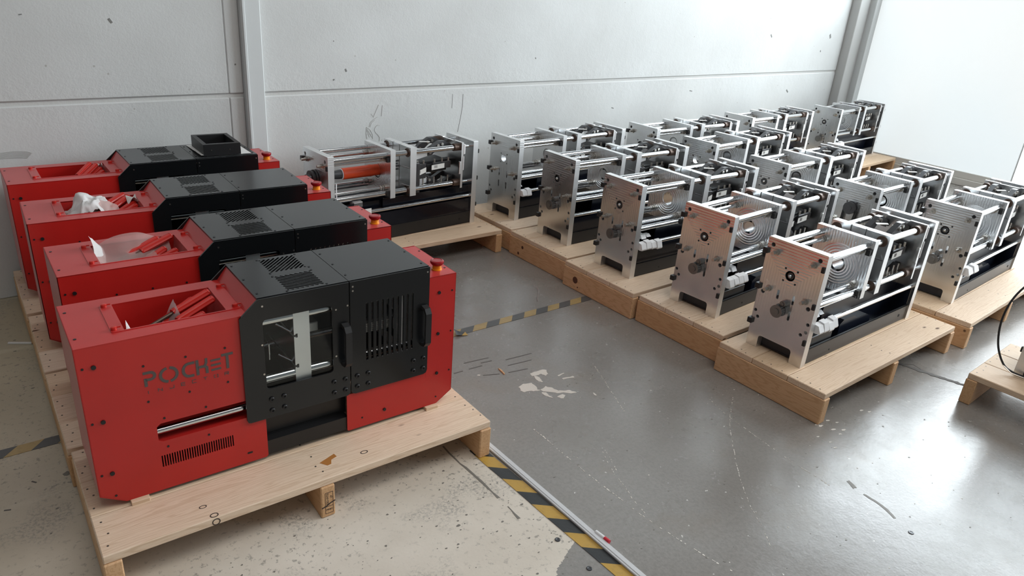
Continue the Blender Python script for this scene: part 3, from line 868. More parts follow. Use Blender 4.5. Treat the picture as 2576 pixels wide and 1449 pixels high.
    for (x0, x1, z0, z1, tilt) in ((.478, .545, .274, .298, 0.020), (.578, .655, .300, .324, 0.004)):
        tg = add('label', MB().prism([(x0, z0), (x1, z0 + tilt), (x1, z1 + tilt), (x0, z1)], 1, .0335, .0345).mesh('label', M['label']), cb)
        ib = MB()
        for k in range(5):
            ib.box(x0 + .016 + k * .004, x0 + .0172 + k * .004, .0329, .0336, z0 + .006 + tilt * .6, z1 - .004 + tilt * .6)
        P.append(('label_print', ib.mesh('label_print', M['label_ink']), -1 - cb))  # kept as a part of the block
    add('top_tag', MB().prism([(.555, .115), (.600, .090), (.612, .100), (.570, .128)], 2, .424, .4255).mesh('top_tag', M['label']))
    # base
    bt = add('base_tray', MB().box(.0303, .8085, .006, .009, .003, .0635).box(.0303, .8085, .220, .223, .003, .0635).box(.0303, .8085, .009, .220, .003, .006).box(.0303, .8085, .006, .014, .0615, .0635).mesh('base_tray', M['skirt']))
    add('tray_screw', MB().cyl((.745, .0045, .030), (.745, .007, .030), .006, 12).cyl((.20, .005, .020), (.20, .007, .020), .0035, 8).mesh('tray_screw', M['dark']), bt)
    add('back_cover', MB().box(.0303, .8085, .190, .193, .006, .190).box(.0303, .8085, .07, .19, .19, .193).mesh('back_cover', M['navy']), bt)
    add('shade_sheets', MB().box(.22, .8085, .075, .078, .006, .190).box(.0303, .8085, .012, .19, .0062, .009).box(.804, .8075, .012, .19, .009, .14).box(.0315, .035, .012, .19, .009, .10).mesh('shade_sheets', M['navy']), bt)  # dark sheets added so the open base and plate notches look shaded
    add('gearbox', MB().box(.060, .215, .018, .110, .006, .098, .002).box(.070, .19, .03, .10, .098, .106, .002).mesh('gearbox', M['plastic_black']), bt)
    sbk = MB().prism([(.300, .009), (.300, .085), (.325, .100), (.40, .100), (.43, .085), (.50, .085), (.545, .065), (.545, .009)], 1, .035, .075)
    add('control_case', sbk.mesh('control_case', M['navy']), bt)
    add('cable_loom', MB().tube([(.58, .10, .02), (.60, .08, .09), (.63, .09, .13), (.66, .12, .10), (.70, .13, .03)], .008, 8).mesh('cable_loom', M['rubber']), bt)
    return P
def simple_core_extra():
    X = {}
    X['side_cover'] = MB().box(.0303, .8085, .0095, .0125, .0635, .134).mesh('side_cover', M['gloss_black'])
    X['side_cover_tall'] = MB().box(.0303, .8085, .0095, .0125, .0635, .134).box(.30, .8085, .035, .038, .134, .195).box(.0303, .30, .05, .053, .134, .185).mesh('side_cover', M['gloss_black'])
    X['orange'] = MB().lathe((.128, .116, .313), (1, 0, 0), [(0, .0225), (.002, .0265), (.140, .0265), (.150, .0285), (.165, .0265), (.205, .0265), (.207, .022)], 24).mesh('heater_sleeve', M['orange'])
    X['rim'] = MB().lathe((.1275, .116, .313), (-1, 0, 0), [(0, .0262), (.002, .0255), (.002, .0215), (.0, .021)], 24).mesh('sleeve_rim', M['white_plastic'])
    X['barrel'] = MB().lathe((.03, .116, .313), (1, 0, 0), [(0, .018), (.05, .018), (.085, .0215), (.105, .0215)], 20).mesh('barrel', M['darksteel'])
    X['stack'] = MB().lathe((-.002, .116, .313), (-1, 0, 0), [(0, .036), (.008, .036), (.008, .028), (.016, .028), (.016, .034), (.026, .034), (.026, .02), (.036, .018), (.044, .018)], 22).mesh('drive_stack', M['darksteel'])
    X['wire'] = MB().tube(smooth([(.05, .02, .30), (.042, .006, .26), (.04, -.004, .20), (.05, -.006, .175), (.058, .0, .20)]), .0024, 6).mesh('wire', M['white_plastic'])
    X['belt'] = MB().lathe((-.001, .112, .3135), (-1, 0, 0), [(0, .030), (.006, .030), (.006, .026), (.022, .026), (.022, .030), (.026, .030), (.026, .012), (.030, .012), (.030, .006)], 24).mesh('upper_pulley', M['darksteel'])
    b2 = MB()
    b2.prism([(.086, .310), (.0795, .30), (.094, .185), (.100, .185)], 0, -.018, -.006).prism([(.138, .312), (.1445, .30), (.150, .185), (.145, .185)], 0, -.018, -.006)
    X['belt_run'] = b2.mesh('drive_belt', M['rubber'])
    X['papers'] = MB().box(.06, .16, -.004, .05, .150, .154).box(.17, .215, -.004, -.001, .130, .170).box(.155, .20, .05, .09, .165, .19).mesh('cardboard_pad', M['paper'])
    X['hook'] = MB().box(-.02, .0, .10, .115, .11, .12).mesh('hook', M['plastic_black'])
    return X
CORE = build_core()
XT = simple_core_extra()
def rod_block_mesh(seed):
    R = random.Random(seed)
    zt = .163 + R.uniform(-.003, .004)
    L = .032
    mb = MB()
    mb.prism([(-.020, .133), (-.022, .139), (-.012, zt), (.010, zt + .004), (.012, .136), (-.004, .131)], 0, 0, L - .0015)
    return mb.mesh('rod_block', M['white_plastic'])
BLK = [rod_block_mesh(k) for k in range(4)]
BLK2 = [MB().prism([(.030, .168), (.040, .184), (.066, .184), (.070, .168)], 0, 0, .030).mesh('rod_block', M['white_plastic']), MB().prism([(.032, .170), (.046, .180), (.064, .178), (.068, .168)], 0, 0, .026).mesh('rod_block', M['white_plastic'])]
def machine(x, y, rz, label, flags=(), nblk=4, seed=0):
    t = thing('bare_machine', label, 'machine', (x, y, PH + .0003), rz, 'bare aluminium machine frames')
    objs = {}
    pulley = 'nopulley' not in flags
    skip = set()
    for i, (nm, me, par) in enumerate(CORE):
        if nm == 'drive_pulley' and not pulley:
            skip.add(i)
            continue
        if nm in ('bearing', 'shaft_end') and ('orange' in flags or 'belt' in flags or 'hole' in flags):
            continue
        if par is not None and par in skip:
            continue
        if nm == 'gearbox' and 'cover' in flags:
            continue
        p = t if par is None else (objs[-1 - par] if par < 0 else objs[par])
        objs[i] = link(nm, me, p)
    if 'cover' in flags:
        link('side_cover', XT['side_cover_tall' if 'orange' in flags else 'side_cover'], t)
    if 'belt' in flags:
        q = link('upper_pulley', XT['belt'], t)
        link('drive_belt', XT['belt_run'], q)
    if 'orange' in flags:
        q = link('barrel', XT['barrel'], t)
        s_ = link('heater_sleeve', XT['orange'], q)
        s_['label'] = 'orange heater sleeve'
        link('sleeve_rim', XT['rim'], q)
        link('drive_stack', XT['stack'], t)
        link('wire', XT['wire'], t)
        link('cardboard_pad', XT['papers'], t)
    else:
        R = random.Random(seed + 50)
        for k in range(nblk):
            b = link('rod_block', BLK[(k + seed) % 4], t, (.033 + k * .0325, R.uniform(-.003, .001), R.uniform(-.003, .003)))
            b.rotation_euler = (R.uniform(-.02, .02), 0, 0)
        for k in range(max(0, nblk - 1)):
            link('rod_block', BLK2[(k + seed) % 2], t, (.045 + k * .036, 0, R.uniform(-.003, .002)))
    return t
MACH = [(1.3925, 2.8475, .034, 'aluminium machine frame with an orange sleeve on its barrel, against the wall', ('orange', 'cover', 'nopulley'), 0),
 (2.4388, 2.7958, .0359, 'bare aluminium machine frame of the front row against the wall, no pulley on its face', ('cover', 'hole', 'nopulley'), 2),
 (2.4187, 2.3636, -.0199, 'bare aluminium machine frame fourth from the near end of the front row', ('cover',), 0),
 (2.3770, 1.9121, -.0317, 'bare aluminium machine frame third from the near end of the front row', ('cover',), 4),
 (2.3764, 1.4479, .0223, 'bare aluminium machine frame second from the near end of the front row', (), 4),
 (2.2996, 1.0261, -.0260, 'bare aluminium machine frame at the near end of the front row, largest of them', (), 4),
 (3.4716, 2.7473, -.0088, 'bare aluminium machine frame of the second row against the wall', ('cover',), 3),
 (3.4774, 2.3251, .0397, 'bare aluminium machine frame fourth from the near end of the second row', ('cover', 'hole'), 3),
 (3.4331, 1.8525, .0044, 'bare aluminium machine frame third from the near end of the second row', (), 3),
 (3.4178, 1.3704, -.0002, 'aluminium machine frame with a black belt and pulley high on its front plate', ('belt',), 4),
 (3.4791, .9626, .0144, 'bare aluminium machine frame at the near end of the second row, ribbed front plate', (), 4),
 (4.5126, 2.7726, .0136, 'bare aluminium machine frame against the wall, between second row and far corner', (), 3),
 (5.6860, 2.7387, .0427, 'bare aluminium machine frame in the far corner before the bright sheets', (), 4),
 (2.9836, .5551, -PI / 2, 'machine frame turned sideways on the pallet at the right edge', ('cover',), 0)]
for i, (x, y, rz, lab, fl, nb) in enumerate(MACH):
    mt = machine(x, y, rz, lab, fl, nb, i)
    if i == 13:
        link('power_cable', MB().tube(smooth([(.0, .10, .36), (-.05, .03, .345), (-.080, -.01, .28), (-.088, -.025, .19), (-.07, -.033, .10), (-.035, -.03, .035), (.0, -.02, .012), (.05, -.012, .008)]), .0036, 8).mesh('power_cable', M['rubber']), mt)
        link('copper_wire', MB().tube([(-.035, -.03, .03), (.0, -.035, .012), (.05, -.03, .010), (.11, -.022, .014)], .002, 6).mesh('copper_wire', M['bolt']), mt)

# ------------------------------------------------------------------ red and black cabinets
RL, RW, RH, BH = .950, .2403, .4177, .4538
CH, CZ = .052, .0334
def build_red():
    P = []
    def add(name, me, par=None, lab=None):
        P.append((name, me, par, lab))
        return len(P) - 1
    th = .002
    # left housing: front sheet with text zone, rod slot, vent
    vent = [rrect(.1385 + k * .00565, .1415 + k * .00565, .0635, .097, .0014, 1) for k in range(30)]
    fo = [(CH, 0), (.384, 0), (.389, .005), (.389, .135), (.146, .135), (.1375, .1405), (.1375, .1775), (.146, .185), (.389, .185), (.389, RH - .001), (0, RH - .001), (0, CZ + .003), (.003, CZ)]
    hs = add('left_housing', MB().prism(fo, 1, 0, th, vent).mesh('left_housing', M['red']))
    side = [(CH, 0), (0, CZ)]
    sh = MB()
    sh.box(0, th, 0, RW, CZ, RH)                                     # end panel
    sh.prism([(CH, 0), (0, CZ), (th, CZ + th), (CH, th)], 1, 0, RW)    # bottom chamfer
    sh.prism(fo, 1, RW - th, RW)
    add('end_shell', sh.mesh('end_shell', M['red']), hs)
    op = rrect(.085, .362, .040, .200, .002, 1)
    add('roof_panel', MB().prism([(0, 0), (.366, 0), (.366, RW), (0, RW)], 2, RH - th, RH, [rrect(.1, .345, .046, .194, .002, 1)]).mesh('roof_panel', M['red']), hs)
    sl = MB().prism([(.362, RH), (.387, BH - .004), (.387, BH - .008), (.362, RH - .004)], 1, .004, RW - .004)
    add('sloped_flange', sl.mesh('sloped_flange', M['red']), hs)
    # hopper tray let into the roof, with four push pins
    hp = MB()
    hp.prism(rrect(.082, .362, .043, .198, .004, 2), 2, RH, RH + .0014, [rrect(.108, .328, .047, .194, .001, 1)])
    hp.box(.1065, .108, .046, .195, RH - .10, RH).box(.108, .328, .0455, .047, RH - .10, RH).box(.108, .328, .194, .1955, RH - .10, RH).box(.106, .33, .045, .196, RH - .103, RH - .10)
    hp.prism([(.328, RH), (.3295, RH), (.316, RH - .10), (.3145, RH - .10)], 1, .046, .195)
    ht = add('hopper_tray', hp.mesh('hopper_tray', M['red']))
    for (x, y) in ((.091, .187), (.089, .056), (.352, .187), (.352, .057)):
        add('push_pin', MB().lathe((x, y, RH + .001), (0, 0, 1), [(0, .0068), (.007, .0062), (.008, .0045)], 12).box(x + .005, x + .014, y - .001, y + .001, RH + .005, RH + .008).mesh('push_pin', M['tool_red']), ht)
    bt = MB()
    for z in (.3675, .2285, .0885):
        bt.cyl((.033, -.003, z), (.033, .0, z), .0050, 12)
    for x, z in ((.012, .368), (.012, .229), (.012, .0895), (.033, .025), (.128, .344), (.217, .344), (.305, .344), (.128, .251), (.217, .2505), (.305, .251), (.249, .198), (.156, .1975), (.249, .118), (.156, .118)):
        bt.cyl((x, -.0012, z), (x, .0005, z), .0028, 8)
    for x, y in ((.012, .194), (.012, .048)):
        bt.cyl((x, y, RH - .0005), (x, y, RH + .001), .0035, 8)
    bt.prism(rrect(.336, .350, .0265, .0315, .0022, 2), 1, -.0006, .0003)
    add('screws', bt.mesh('screws', M['blackbolt']), hs)
    # cut-out lettering
    lt = MB()
    w = .0066
    def S(pts, ww=w):
        lt.prism(stroke(pts, ww), 1, -.0007, .0004)
    def arc(cx, cz_, rx, rz_, a0, a1, n=9):
        return [(cx + rx * math.cos(math.radians(a0 + (a1 - a0) * i / n)), cz_ + rz_ * math.sin(math.radians(a0 + (a1 - a0) * i / n))) for i in range(n + 1)]
    S([(.1285, .2905), (.1285, .3115)])
    S([(.1245, .3250), (.138, .3250)] + arc(.139, .316, .0095, .009, 90, -90, 6) + [(.1285, .3075)])
    S(arc(.1775, .3085, .0178, .0175, 100, 262))
    S(arc(.1775, .3085, .0178, .0175, 80, -82))
    S([(.2345, .3245), (.222, .3245)] + arc(.221, .308, .0125, .0165, 90, 270, 8) + [(.2315, .2915)])
    S([(.2400, .3285), (.2400, .2885)])
    S([(.2405, .3085), (.2560, .3085), (.2605, .3045), (.2605, .2885)])
    S([(.2605, .3285), (.2600, .3165), (.2570, .3105)], .006)
    for z in (.3185, .3060, .2935):
        S([(.2700, z), (.2925, z)], .0052)
    S([(.2950, .3265), (.3220, .3265)])
    S([(.3080, .3240), (.3080, .2885)])
    add('lettering', lt.mesh('lettering', M['letter']), hs)
    sm = MB()
    def T(pts, cx):
        sm.prism(stroke([(cx + a * .0044, .2750 + b * .0038) for a, b in pts], .0012), 1, -.0007, .0004)
    xs = (.131, .156, .181, .2055, .230, .255, .2795, .304)
    T([(0, 1), (0, -1)], xs[0])
    T([(-1, -1), (-1, 1), (1, -1), (1, 1)], xs[1])
    T([(1, 1), (1, -1), (-1, -1), (-1, -.3)], xs[2])
    T([(1, 1), (-1, 1), (-1, -1), (1, -1)], xs[3]); T([(-1, 0), (.8, 0)], xs[3])
    T([(1, 1), (-1, 1), (-1, -1), (1, -1)], xs[4])
    T([(-1, 1), (1, 1)], xs[5]); T([(0, 1), (0, -1)], xs[5])
    T([(-.3, 1), (-1, 1), (-1, -1), (-.3, -1)], xs[6]); T([(.3, 1), (1, 1), (1, -1), (.3, -1)], xs[6])
    T([(-1, -1), (-1, 1), (1, 1), (1, 0), (-1, 0)], xs[7]); T([(0, 0), (1, -1)], xs[7])
    add('small_lettering', sm.mesh('small_lettering', M['letter']), hs)
    # what shows through slots and window: the machine inside
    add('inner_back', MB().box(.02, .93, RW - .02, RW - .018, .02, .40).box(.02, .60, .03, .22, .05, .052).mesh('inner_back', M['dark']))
    add('slot_liner', MB().box(.12, .389, .003, .20, .125, .128).prism([(.12, .128), (.389, .128), (.389, .190), (.12, .190)], 1, .05, .052).mesh('slot_liner', M['red']), hs)
    add('guide_rod', MB().cyl((.09, .021, .155), (.62, .021, .155), .0095, 18).mesh('guide_rod', M['chrome']))
    for y, z in ((.018, .3845), (.205, .393), (.018, .2215), (.205, .2145)):
        add('tie_bar', MB().cyl((.36, y, z), (.86, y, z), .0120, 18).mesh('tie_bar', M['chrome']))
    mb = MB()
    notches = []
    def postshape(x0, x1):
        o = [(x0, .196), (x1, .196), (x1, .418), (x0, .418)]
        for z in (.330, .243):
            o += [(x0, z + .003), (x0 + .004, z + .003), (x0 + .004, z + .0055), (x0 + .0095, z + .0055), (x0 + .0095, z - .0055), (x0 + .004, z - .0055), (x0 + .004, z - .003), (x0, z - .003)]
        return o
    mp = add('mould_plate', MB().prism(postshape(.475, .5165), 1, .006, .225).mesh('mould_plate', M['alu']))
    add('ejector_pins', MB().cyl((.446, .05, .352), (.476, .03, .332), .0028, 8).cyl((.448, .05, .264), (.478, .03, .245), .0028, 8).cyl((.425, .05, .30), (.425, .05, .255), .002, 8).mesh('ejector_pins', M['chrome']), mp)
    add('clamp_head', MB().box(.517, .530, .07, .16, .262, .335, .003).box(.530, .573, .09, .14, .285, .312, .002).box(.534, .553, .10, .13, .315, .375, .001).mesh('clamp_head', M['alu']), mp)
    add('toggle_plate', MB().box(.778, .786, .01, .22, .205, .41).box(.84, .86, .01, .22, .01, .41).mesh('toggle_plate', M['alu_bright']))
    ib = MB()
    for k in range(3):
        for j in range(5):
            ib.box(.668 + k * .024, .690 + k * .024, .003, .02, .294 + j * .0055, .2975 + j * .0055)
    ib.box(.752, .757, .004, .06, .262, .345).box(.740, .748, .004, .02, .285, .318)
    add('coil_fins', ib.mesh('coil_fins', M['alu']))
    # right housing and e-stop
    ro = [(.611, .004), (.615, 0), (RL - CH, 0), (RL, CZ), (RL, RH), (.858, RH), (.858, .1175), (.611, .1175)]
    rh = add('right_housing', MB().prism(ro, 1, 0, th).mesh('right_housing', M['red']))
    r2 = MB()
    r2.box(.858, RL, 0, RW - .006, RH - th, RH).box(RL - th, RL, 0, RW, CZ, RH)
    r2.prism([(RL - CH, 0), (RL, CZ), (RL - th, CZ + th), (RL - CH, th)], 1, 0, RW)
    r2.prism(ro, 1, RW - th, RW).box(.858, .860, 0, RW, .1, RH)
    add('column_shell', r2.mesh('column_shell', M['red']), rh)
    b2 = MB()
    for x, z in ((.895, .367), (.8955, .237), (.896, .106), (.725, .035)):
        b2.cyl((x, -.003, z), (x, .0, z), .0048, 12)
    for x, z in ((.938, .366), (.939, .236), (.939, .105), (.896, .024), (.656, .030)):
        b2.cyl((x, -.0012, z), (x, .0005, z), .0027, 8)
    for x, y in ((.940, .193), (.939, .046)):
        b2.cyl((x, y, RH - .0005), (x, y, RH + .001), .0033, 8)
    add('screws', b2.mesh('screws', M['blackbolt']), rh)
    eb = add('stop_button', MB().lathe((.913, .046, RH + .0135), (0, 0, 1), [(0, .0130), (.0015, .0150), (.006, .0190), (.010, .0200), (.0135, .0190), (.0150, .0150), (.0140, .0145), (.0140, .001)], 24).mesh('stop_button', M['estop_red']), None, 'red mushroom stop button')
    add('collar', MB().lathe((.913, .046, RH), (0, 0, 1), [(0, .0150), (.003, .0150), (.003, .0128), (.0135, .0128)], 24).mesh('collar', M['amber']), eb)
    # black doors with window, slits, bolts and bow handles
    dth = .005
    win = rrect(.3955, .573, .2045, .3985, .010, 3)
    d1o = [(.3415, .128), (.344, .1215), (.350, .1195), (.612, .1195), (.6195, .126), (.6195, BH), (.387, BH), (.3415, .412)]
    d1 = add('front_door', MB().prism(d1o, 1, -.006, -.006 + dth, [win]).mesh('front_door', M['black']))
    add('window_pane', MB().prism(rrect(.389, .579, .198, .405, .006, 2), 1, -.0008, .0012).mesh('window_pane', M['glass']), d1)
    slits = [rrect(.6670 + k * .01515, .6735 + k * .01515, .2130, .3865, .0031, 2) for k in range(10)]
    d2o = [(.6225, .131), (.626, .1225), (.634, .1190), (.848, .1190), (.856, .1225), (.8595, .131), (.8595, BH), (.6225, BH)]
    d2 = add('rear_door', MB().prism(d2o, 1, -.006, -.006 + dth, slits).mesh('rear_door', M['black']))
    for (par, x0) in ((d1, .405), (d1, .573), (d2, .640), (d2, .813)):
        for dx in (0, .032):
            for z in (.1735, .1405):
                add('bolt', MB().lathe((x0 + dx, -.006, z), (0, -1, 0), [(0, .0068), (.003, .0066), (.0042, .0052), (.0042, .003), (.002, .0028)], 12).mesh('bolt', M['blackbolt']), par)
    for par, hx in ((d1, .606), (d2, .8445)):
        hb = MB()
        pts = [(-.006, .2160), (-.024, .2200), (-.033, .2330), (-.033, .3240), (-.024, .3380), (-.006, .3420)]
        inn = [(-.006, .2260), (-.021, .2290), (-.0265, .2380), (-.0265, .3190), (-.021, .3290), (-.006, .3320)]
        hb.prism(pts + inn[::-1], 0, hx - .009, hx + .009)
        add('handle', hb.mesh('handle', M['plastic_black']), par)
    ds = MB()
    for x, z in ((.397, .435), (.391, .332), (.391, .250), (.581, .250), (.583, .385), (.615, .39), (.630, .440), (.630, .428), (.852, .44)):
        ds.cyl((x, -.0068, z), (x, -.005, z), .0026, 8)
    add('door_screws', ds.mesh('door_screws', M['bolt']), d1)
    # top covers with slanted vent slats
    def vent_slits(x0, x1, y0, y1, s, n=15):
        hs_ = []
        import math as _m
        step = (x1 - x0 + y1 - y0) / n
        wv = step * .30
        for k in range(n):
            c0 = (k + .5) * step
            pts = []
            a = (x0 + max(0, c0 - (y1 - y0)), y0 + min(c0, y1 - y0))
            b = (x0 + min(c0, x1 - x0), y0 + max(0, c0 - (x1 - x0)))
            if s < 0:
                a, b = (a[0], y0 + y1 - a[1]), (b[0], y0 + y1 - b[1])
            A, B = Vector(a), Vector(b)
            d = (B - A)
            if d.length < .006:
                continue
            d.normalize()
            A, B = A + d * .0022, B - d * .0022
            hs_.append(stroke([tuple(A), tuple(B)], wv * 1.42))
        return hs_
    vs = vent_slits(.468, .564, .134, .229, -1) + vent_slits(.466, .563, .0115, .106, 1)
    tc = add('top_cover', MB().prism([(.387, 0), (.6205, 0), (.6205, RW), (.387, RW)], 2, BH, BH + .0018, vs).mesh('top_cover', M['black']))
    fan = MB()
    for yc in (.058, .182):
        fan.lathe((.515, yc, BH - .012), (0, 0, 1), [(0, .014), (.004, .012)], 16)
        for k in range(7):
            a = 2 * PI * k / 7
            fan.box(.515 + .03 * math.cos(a) - .006, .515 + .03 * math.cos(a) + .006, yc + .03 * math.sin(a) - .006, yc + .03 * math.sin(a) + .006, BH - .014, BH - .012)
    add('fan_blades', fan.mesh('fan_blades', M['dark']), tc)
    add('fan_tray', MB().box(.44, .59, .004, .236, BH - .030, BH - .028).mesh('fan_tray', M['dark']), tc)
    t2 = add('rear_top_cover', MB().prism([(.622, 0), (.8585, 0), (.8585, RW), (.622, RW)], 2, BH, BH + .0018).mesh('rear_top_cover', M['black']))
    ts = MB()
    for x, y in ((.397, .219), (.396, .121), (.397, .026), (.632, .205), (.632, .121), (.631, .039), (.851, .220), (.850, .121), (.849, .025), (.4665, .2315), (.570, .232), (.4665, .131), (.570, .131), (.4645, .109), (.567, .109), (.4645, .0085), (.567, .0085)):
        ts.cyl((x, y, BH + .0012), (x, y, BH + .0030), .0032, 8)
    add('cover_screws', ts.mesh('cover_screws', M['blackbolt']), tc)
    rb = MB()
    rb.prism([(.3415, .16), (.3415, .412), (.387, BH), (.6195, BH), (.6195, .16)], 1, RW - .004, RW).box(.6225, .8585, RW - .004, RW, .12, BH)
    rb.box(.8560, .8585, .0, RW, .40, BH).box(.387, .3895, 0, RW, RH, BH)
    add('rear_cover', rb.mesh('rear_cover', M['black']))
    # black base between the red skirts
    add('base_tray', MB().box(.385, .615, .004, .007, .003, .0445).box(.385, .615, .007, .20, .042, .0445).box(.38, .62, .03, .033, .0445, .135).mesh('base_tray', M['skirt']))
    return P
M['alu_bright'] = simple('satin_aluminium', (0.86, 0.85, 0.84), 0.45, 0.2)
REDP = build_red()
RLAB = ('glossy red machine cabinet with black doors and cut-out lettering, nearest of the four',
        'red and black machine cabinet second from the front, pinkish foam film in its hopper',
        'red and black machine cabinet third from the front, crumpled white foam in its hopper',
        'red and black machine cabinet against the wall, a black box on its top')
ROOTS = []
for (x, y, rz), lab in zip(REDS, RLAB):
    t = thing('machine_cabinet', lab, 'machine', (x, y, PH + .0102), rz, 'red machine cabinets')
    objs = {}
    for i, (nm, me, par, pl) in enumerate(REDP):
        objs[i] = link(nm, me, t if par is None else objs[par])
        if pl:
            objs[i]['label'] = pl
    ROOTS.append(t)

def to_world(i, p):
    x, y, rz = REDS[i]
    c, s = math.cos(rz), math.sin(rz)
    return (x + c * p[0] - s * p[1], y + s * p[0] + c * p[1], PH + .0102 + p[2])

# ------------------------------------------------------------------ screwdrivers and wrapping in the hoppers
hm = MB()
prof = []
pts = []
for k in range(24):
    a = 2 * PI * k / 24
    pts.append(((.0098 if k % 4 < 2 else .0086) * math.cos(a), (.0098 if k % 4 < 2 else .0086) * math.sin(a)))
hm.prism(pts, 0, .004, .100)
hm.smooth = True
hm.lathe((.100, 0, 0), (1, 0, 0), [(0, .0098), (.004, .0085), (.006, .004)], 14)
hm.lathe((.004, 0, 0), (-1, 0, 0), [(0, .0098), (.004, .0090)], 14)
HANDLE = hm.mesh('handle', M['tool_red'], 28)
SHAFT = MB().cyl((-.075, 0, 0), (.004, 0, 0), .0042, 10).box(-.083, -.074, -.005, .005, -.001, .001).mesh('shaft', M['bronze'])
HDL = [[(.217, .119, .322, .160), (.217, .079, .322, .124), (.239, .143, .285, .171), (.235, .068, .290, .084)],
       [(.248, .149, .320, .180), (.235, .160, .283, .183), (.240, .096, .288, .128), (.240, .082, .316, .111)],
       [(.250, .163, .297, .198), (.258, .133, .308, .180), (.254, .102, .322, .160), (.258, .086, .322, .128)],
       [(.239, .115, .284, .180), (.257, .108, .303, .172), (.262, .100, .315, .168), (.272, .088, .318, .134)]]
WHERE = ('nearest', 'second', 'third', 'wall-side')
HWORD = ('topmost', 'middle', 'hindmost', 'frontmost')
for i, hs in enumerate(HDL):
    for j, (xa, ya, xb, yb) in enumerate(hs):
        a = math.atan2(yb - ya, xb - xa)
        zz = (RH + .006, RH + .002, RH - .012, RH - .016)[j]
        tip = (xb, yb)
        base = (xb - .105 * math.cos(a), yb - .105 * math.sin(a))
        t = thing('screwdriver', '%s red-handled screwdriver in the hopper of the %s red cabinet' % (HWORD[j], WHERE[i]), 'screwdriver', to_world(i, (base[0], base[1], zz - .022)), 0, 'red-handled screwdrivers in the hoppers')
        t.rotation_euler = (0, -.21, a + REDS[i][2])
        link('handle', HANDLE, t)
        link('shaft', SHAFT, t)

def sheet(name, label, i, fn, mat, nu=26, nv=14):
    mb = MB().grid(lambda a, b: to_world(i, fn(a, b)), nu, nv)
    return tag(link(name, mb.mesh(name, mat, 80), None), label, 'packaging')
def nz(x, y, z=0.0, s=1.0):
    return mnoise.noise((x * s, y * s, z))
# nearest: corners of a clear bag
sheet('plastic_bag', 'grey plastic bag wrapping the screwdriver shafts in the nearest red cabinet', 0,
      lambda a, b: (.135 + .10 * a, .075 + .075 * b * (0.35 + .65 * a), RH - .085 + .070 * a * a + .022 * b * a + .006 * nz(a * 5, b * 5, 3)), M['bag'])
sheet('plastic_scrap', 'pointed corner of plastic film at the left end of the nearest hopper', 0,
      lambda a, b: (.112 + .030 * b + .006 * math.sin(3 * a), .060 + .050 * a - .035 * b * (1 - a), RH - .080 + (.095 * (1 - b) * (1 - abs(2 * a - .7) * .7))), M['foam'], 10, 8)
# second: pinkish foam film draped over the hopper
def film(a, b):
    x = .105 + .205 * a
    y = .192 - .135 * b
    up = .032 * math.sin(PI * min(1, a * 1.05)) * (1 - b) ** 1.2
    z = RH - .006 + up - .050 * math.sin(PI * a) * b * (1.25 - .5 * b)
    return (x, y, max(RH - .085, z + .010 * nz(a * 4, b * 4, 7) * (.4 + b) - .30 * max(0, a - .58) * b))
sheet('foam_film', 'pinkish translucent foam film draped in the hopper of the second red cabinet', 1, film, M['film'])
sheet('foam_flap', 'upright white flap of foam at the left end of the second hopper', 1,
      lambda a, b: (.106 + .026 * b + .004 * math.sin(6 * a), .185 - .115 * a, RH - .050 + .085 * (1 - .85 * a) * (1 - .4 * b) + .004 * nz(a * 5, b * 5)), M['foam'], 14, 6)
sheet('foam_fold', 'thin fold of foam film under the screwdriver handles, second hopper', 1,
      lambda a, b: (.170 + .085 * a, .060 + .050 * b * a + .010 * a, RH - .030 + .020 * a + .004 * nz(a * 6, b * 5, 2)), M['film'], 12, 6)
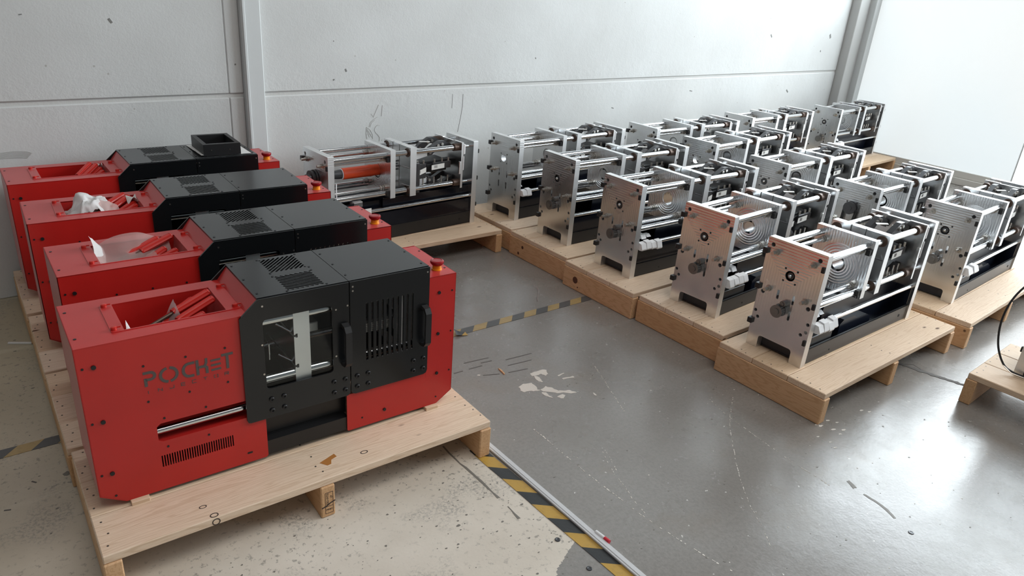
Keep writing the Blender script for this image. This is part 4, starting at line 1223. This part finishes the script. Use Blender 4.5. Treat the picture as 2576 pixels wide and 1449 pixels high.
# third: crumpled white foam
def crumple(a, b):
    x = .112 + .150 * a
    y = .060 + .125 * b
    env = math.sin(PI * min(1, max(0, a))) ** .6 * math.sin(PI * (b * .8 + .12)) ** .7
    return (x + .016 * nz(a * 5, b * 5, 21), y + .018 * nz(a * 5, b * 5, 31), RH - .040 + .070 * env + .024 * nz(a * 4.5, b * 4.5, 11) + .010 * abs(nz(a * 11, b * 9, 5)))
sheet('foam_wrap', 'crumpled white foam sheet heaped in the hopper of the third red cabinet', 2, crumple, M['foam'], 40, 26)
sheet('foam_leaf', 'rounded pinkish leaf of foam beside the screwdrivers, third hopper', 2,
      lambda a, b: (.205 + .055 * a, .065 + .095 * b * (1 - .3 * a), RH - .025 + .045 * math.sin(PI * (.15 + .7 * b)) * (1 - .5 * a * a) + .004 * nz(a * 5, b * 5, 9)), M['film'], 12, 10)
sheet('foam_scrap', 'small cream foam scrap at the right end of the third hopper', 2,
      lambda a, b: (.295 + .032 * a, .135 + .045 * b, RH - .012 + .022 * math.sin(2.5 * a + 2 * b) ** 2), M['paper'], 8, 6)
sheet('foam_scrap', 'cream foam scrap at the right end of the wall-side hopper', 3,
      lambda a, b: (.300 + .024 * a, .165 + .022 * b, RH - .012 + .018 * math.sin(2.5 * a + 2 * b) ** 2), M['paper'], 8, 6)

# ------------------------------------------------------------------ screen housing on the cabinet by the wall
sheet('paper_sheet', 'white paper sheet under the black box on the wall-side red cabinet', 3,
      lambda a, b: (.645 + .195 * a, .012 + .215 * b, BH + .0032 + .010 * max(0, .35 - a) * (1 - b) * 2 + .0015 * abs(nz(a * 4, b * 4))), M['paper'], 14, 8)
bx = thing('screen_housing', 'open black screen housing lying on the wall-side red cabinet', 'housing', to_world(3, (.655, .012, BH + .0052)), REDS[3][2] - .035)
W_, D_, H_ = .142, .188, .045
link('frame', MB().prism([(0, 0), (W_, 0), (W_, D_), (0, D_)], 2, 0, H_, [[(.016, .018), (W_ - .016, .018), (W_ - .016, D_ - .018), (.016, D_ - .018)]]).mesh('frame', M['plastic_black']), bx)
link('screen', MB().box(.014, W_ - .014, .016, D_ - .016, .004, .012).mesh('screen', M['gloss_black']), bx)
sv = MB()
for (x, y) in ((.03, -.0012), (.10, -.0012)):
    sv.cyl((x, y, .022), (x, .001, .022), .0022, 8)
link('screws', sv.mesh('screws', M['bolt']), bx)
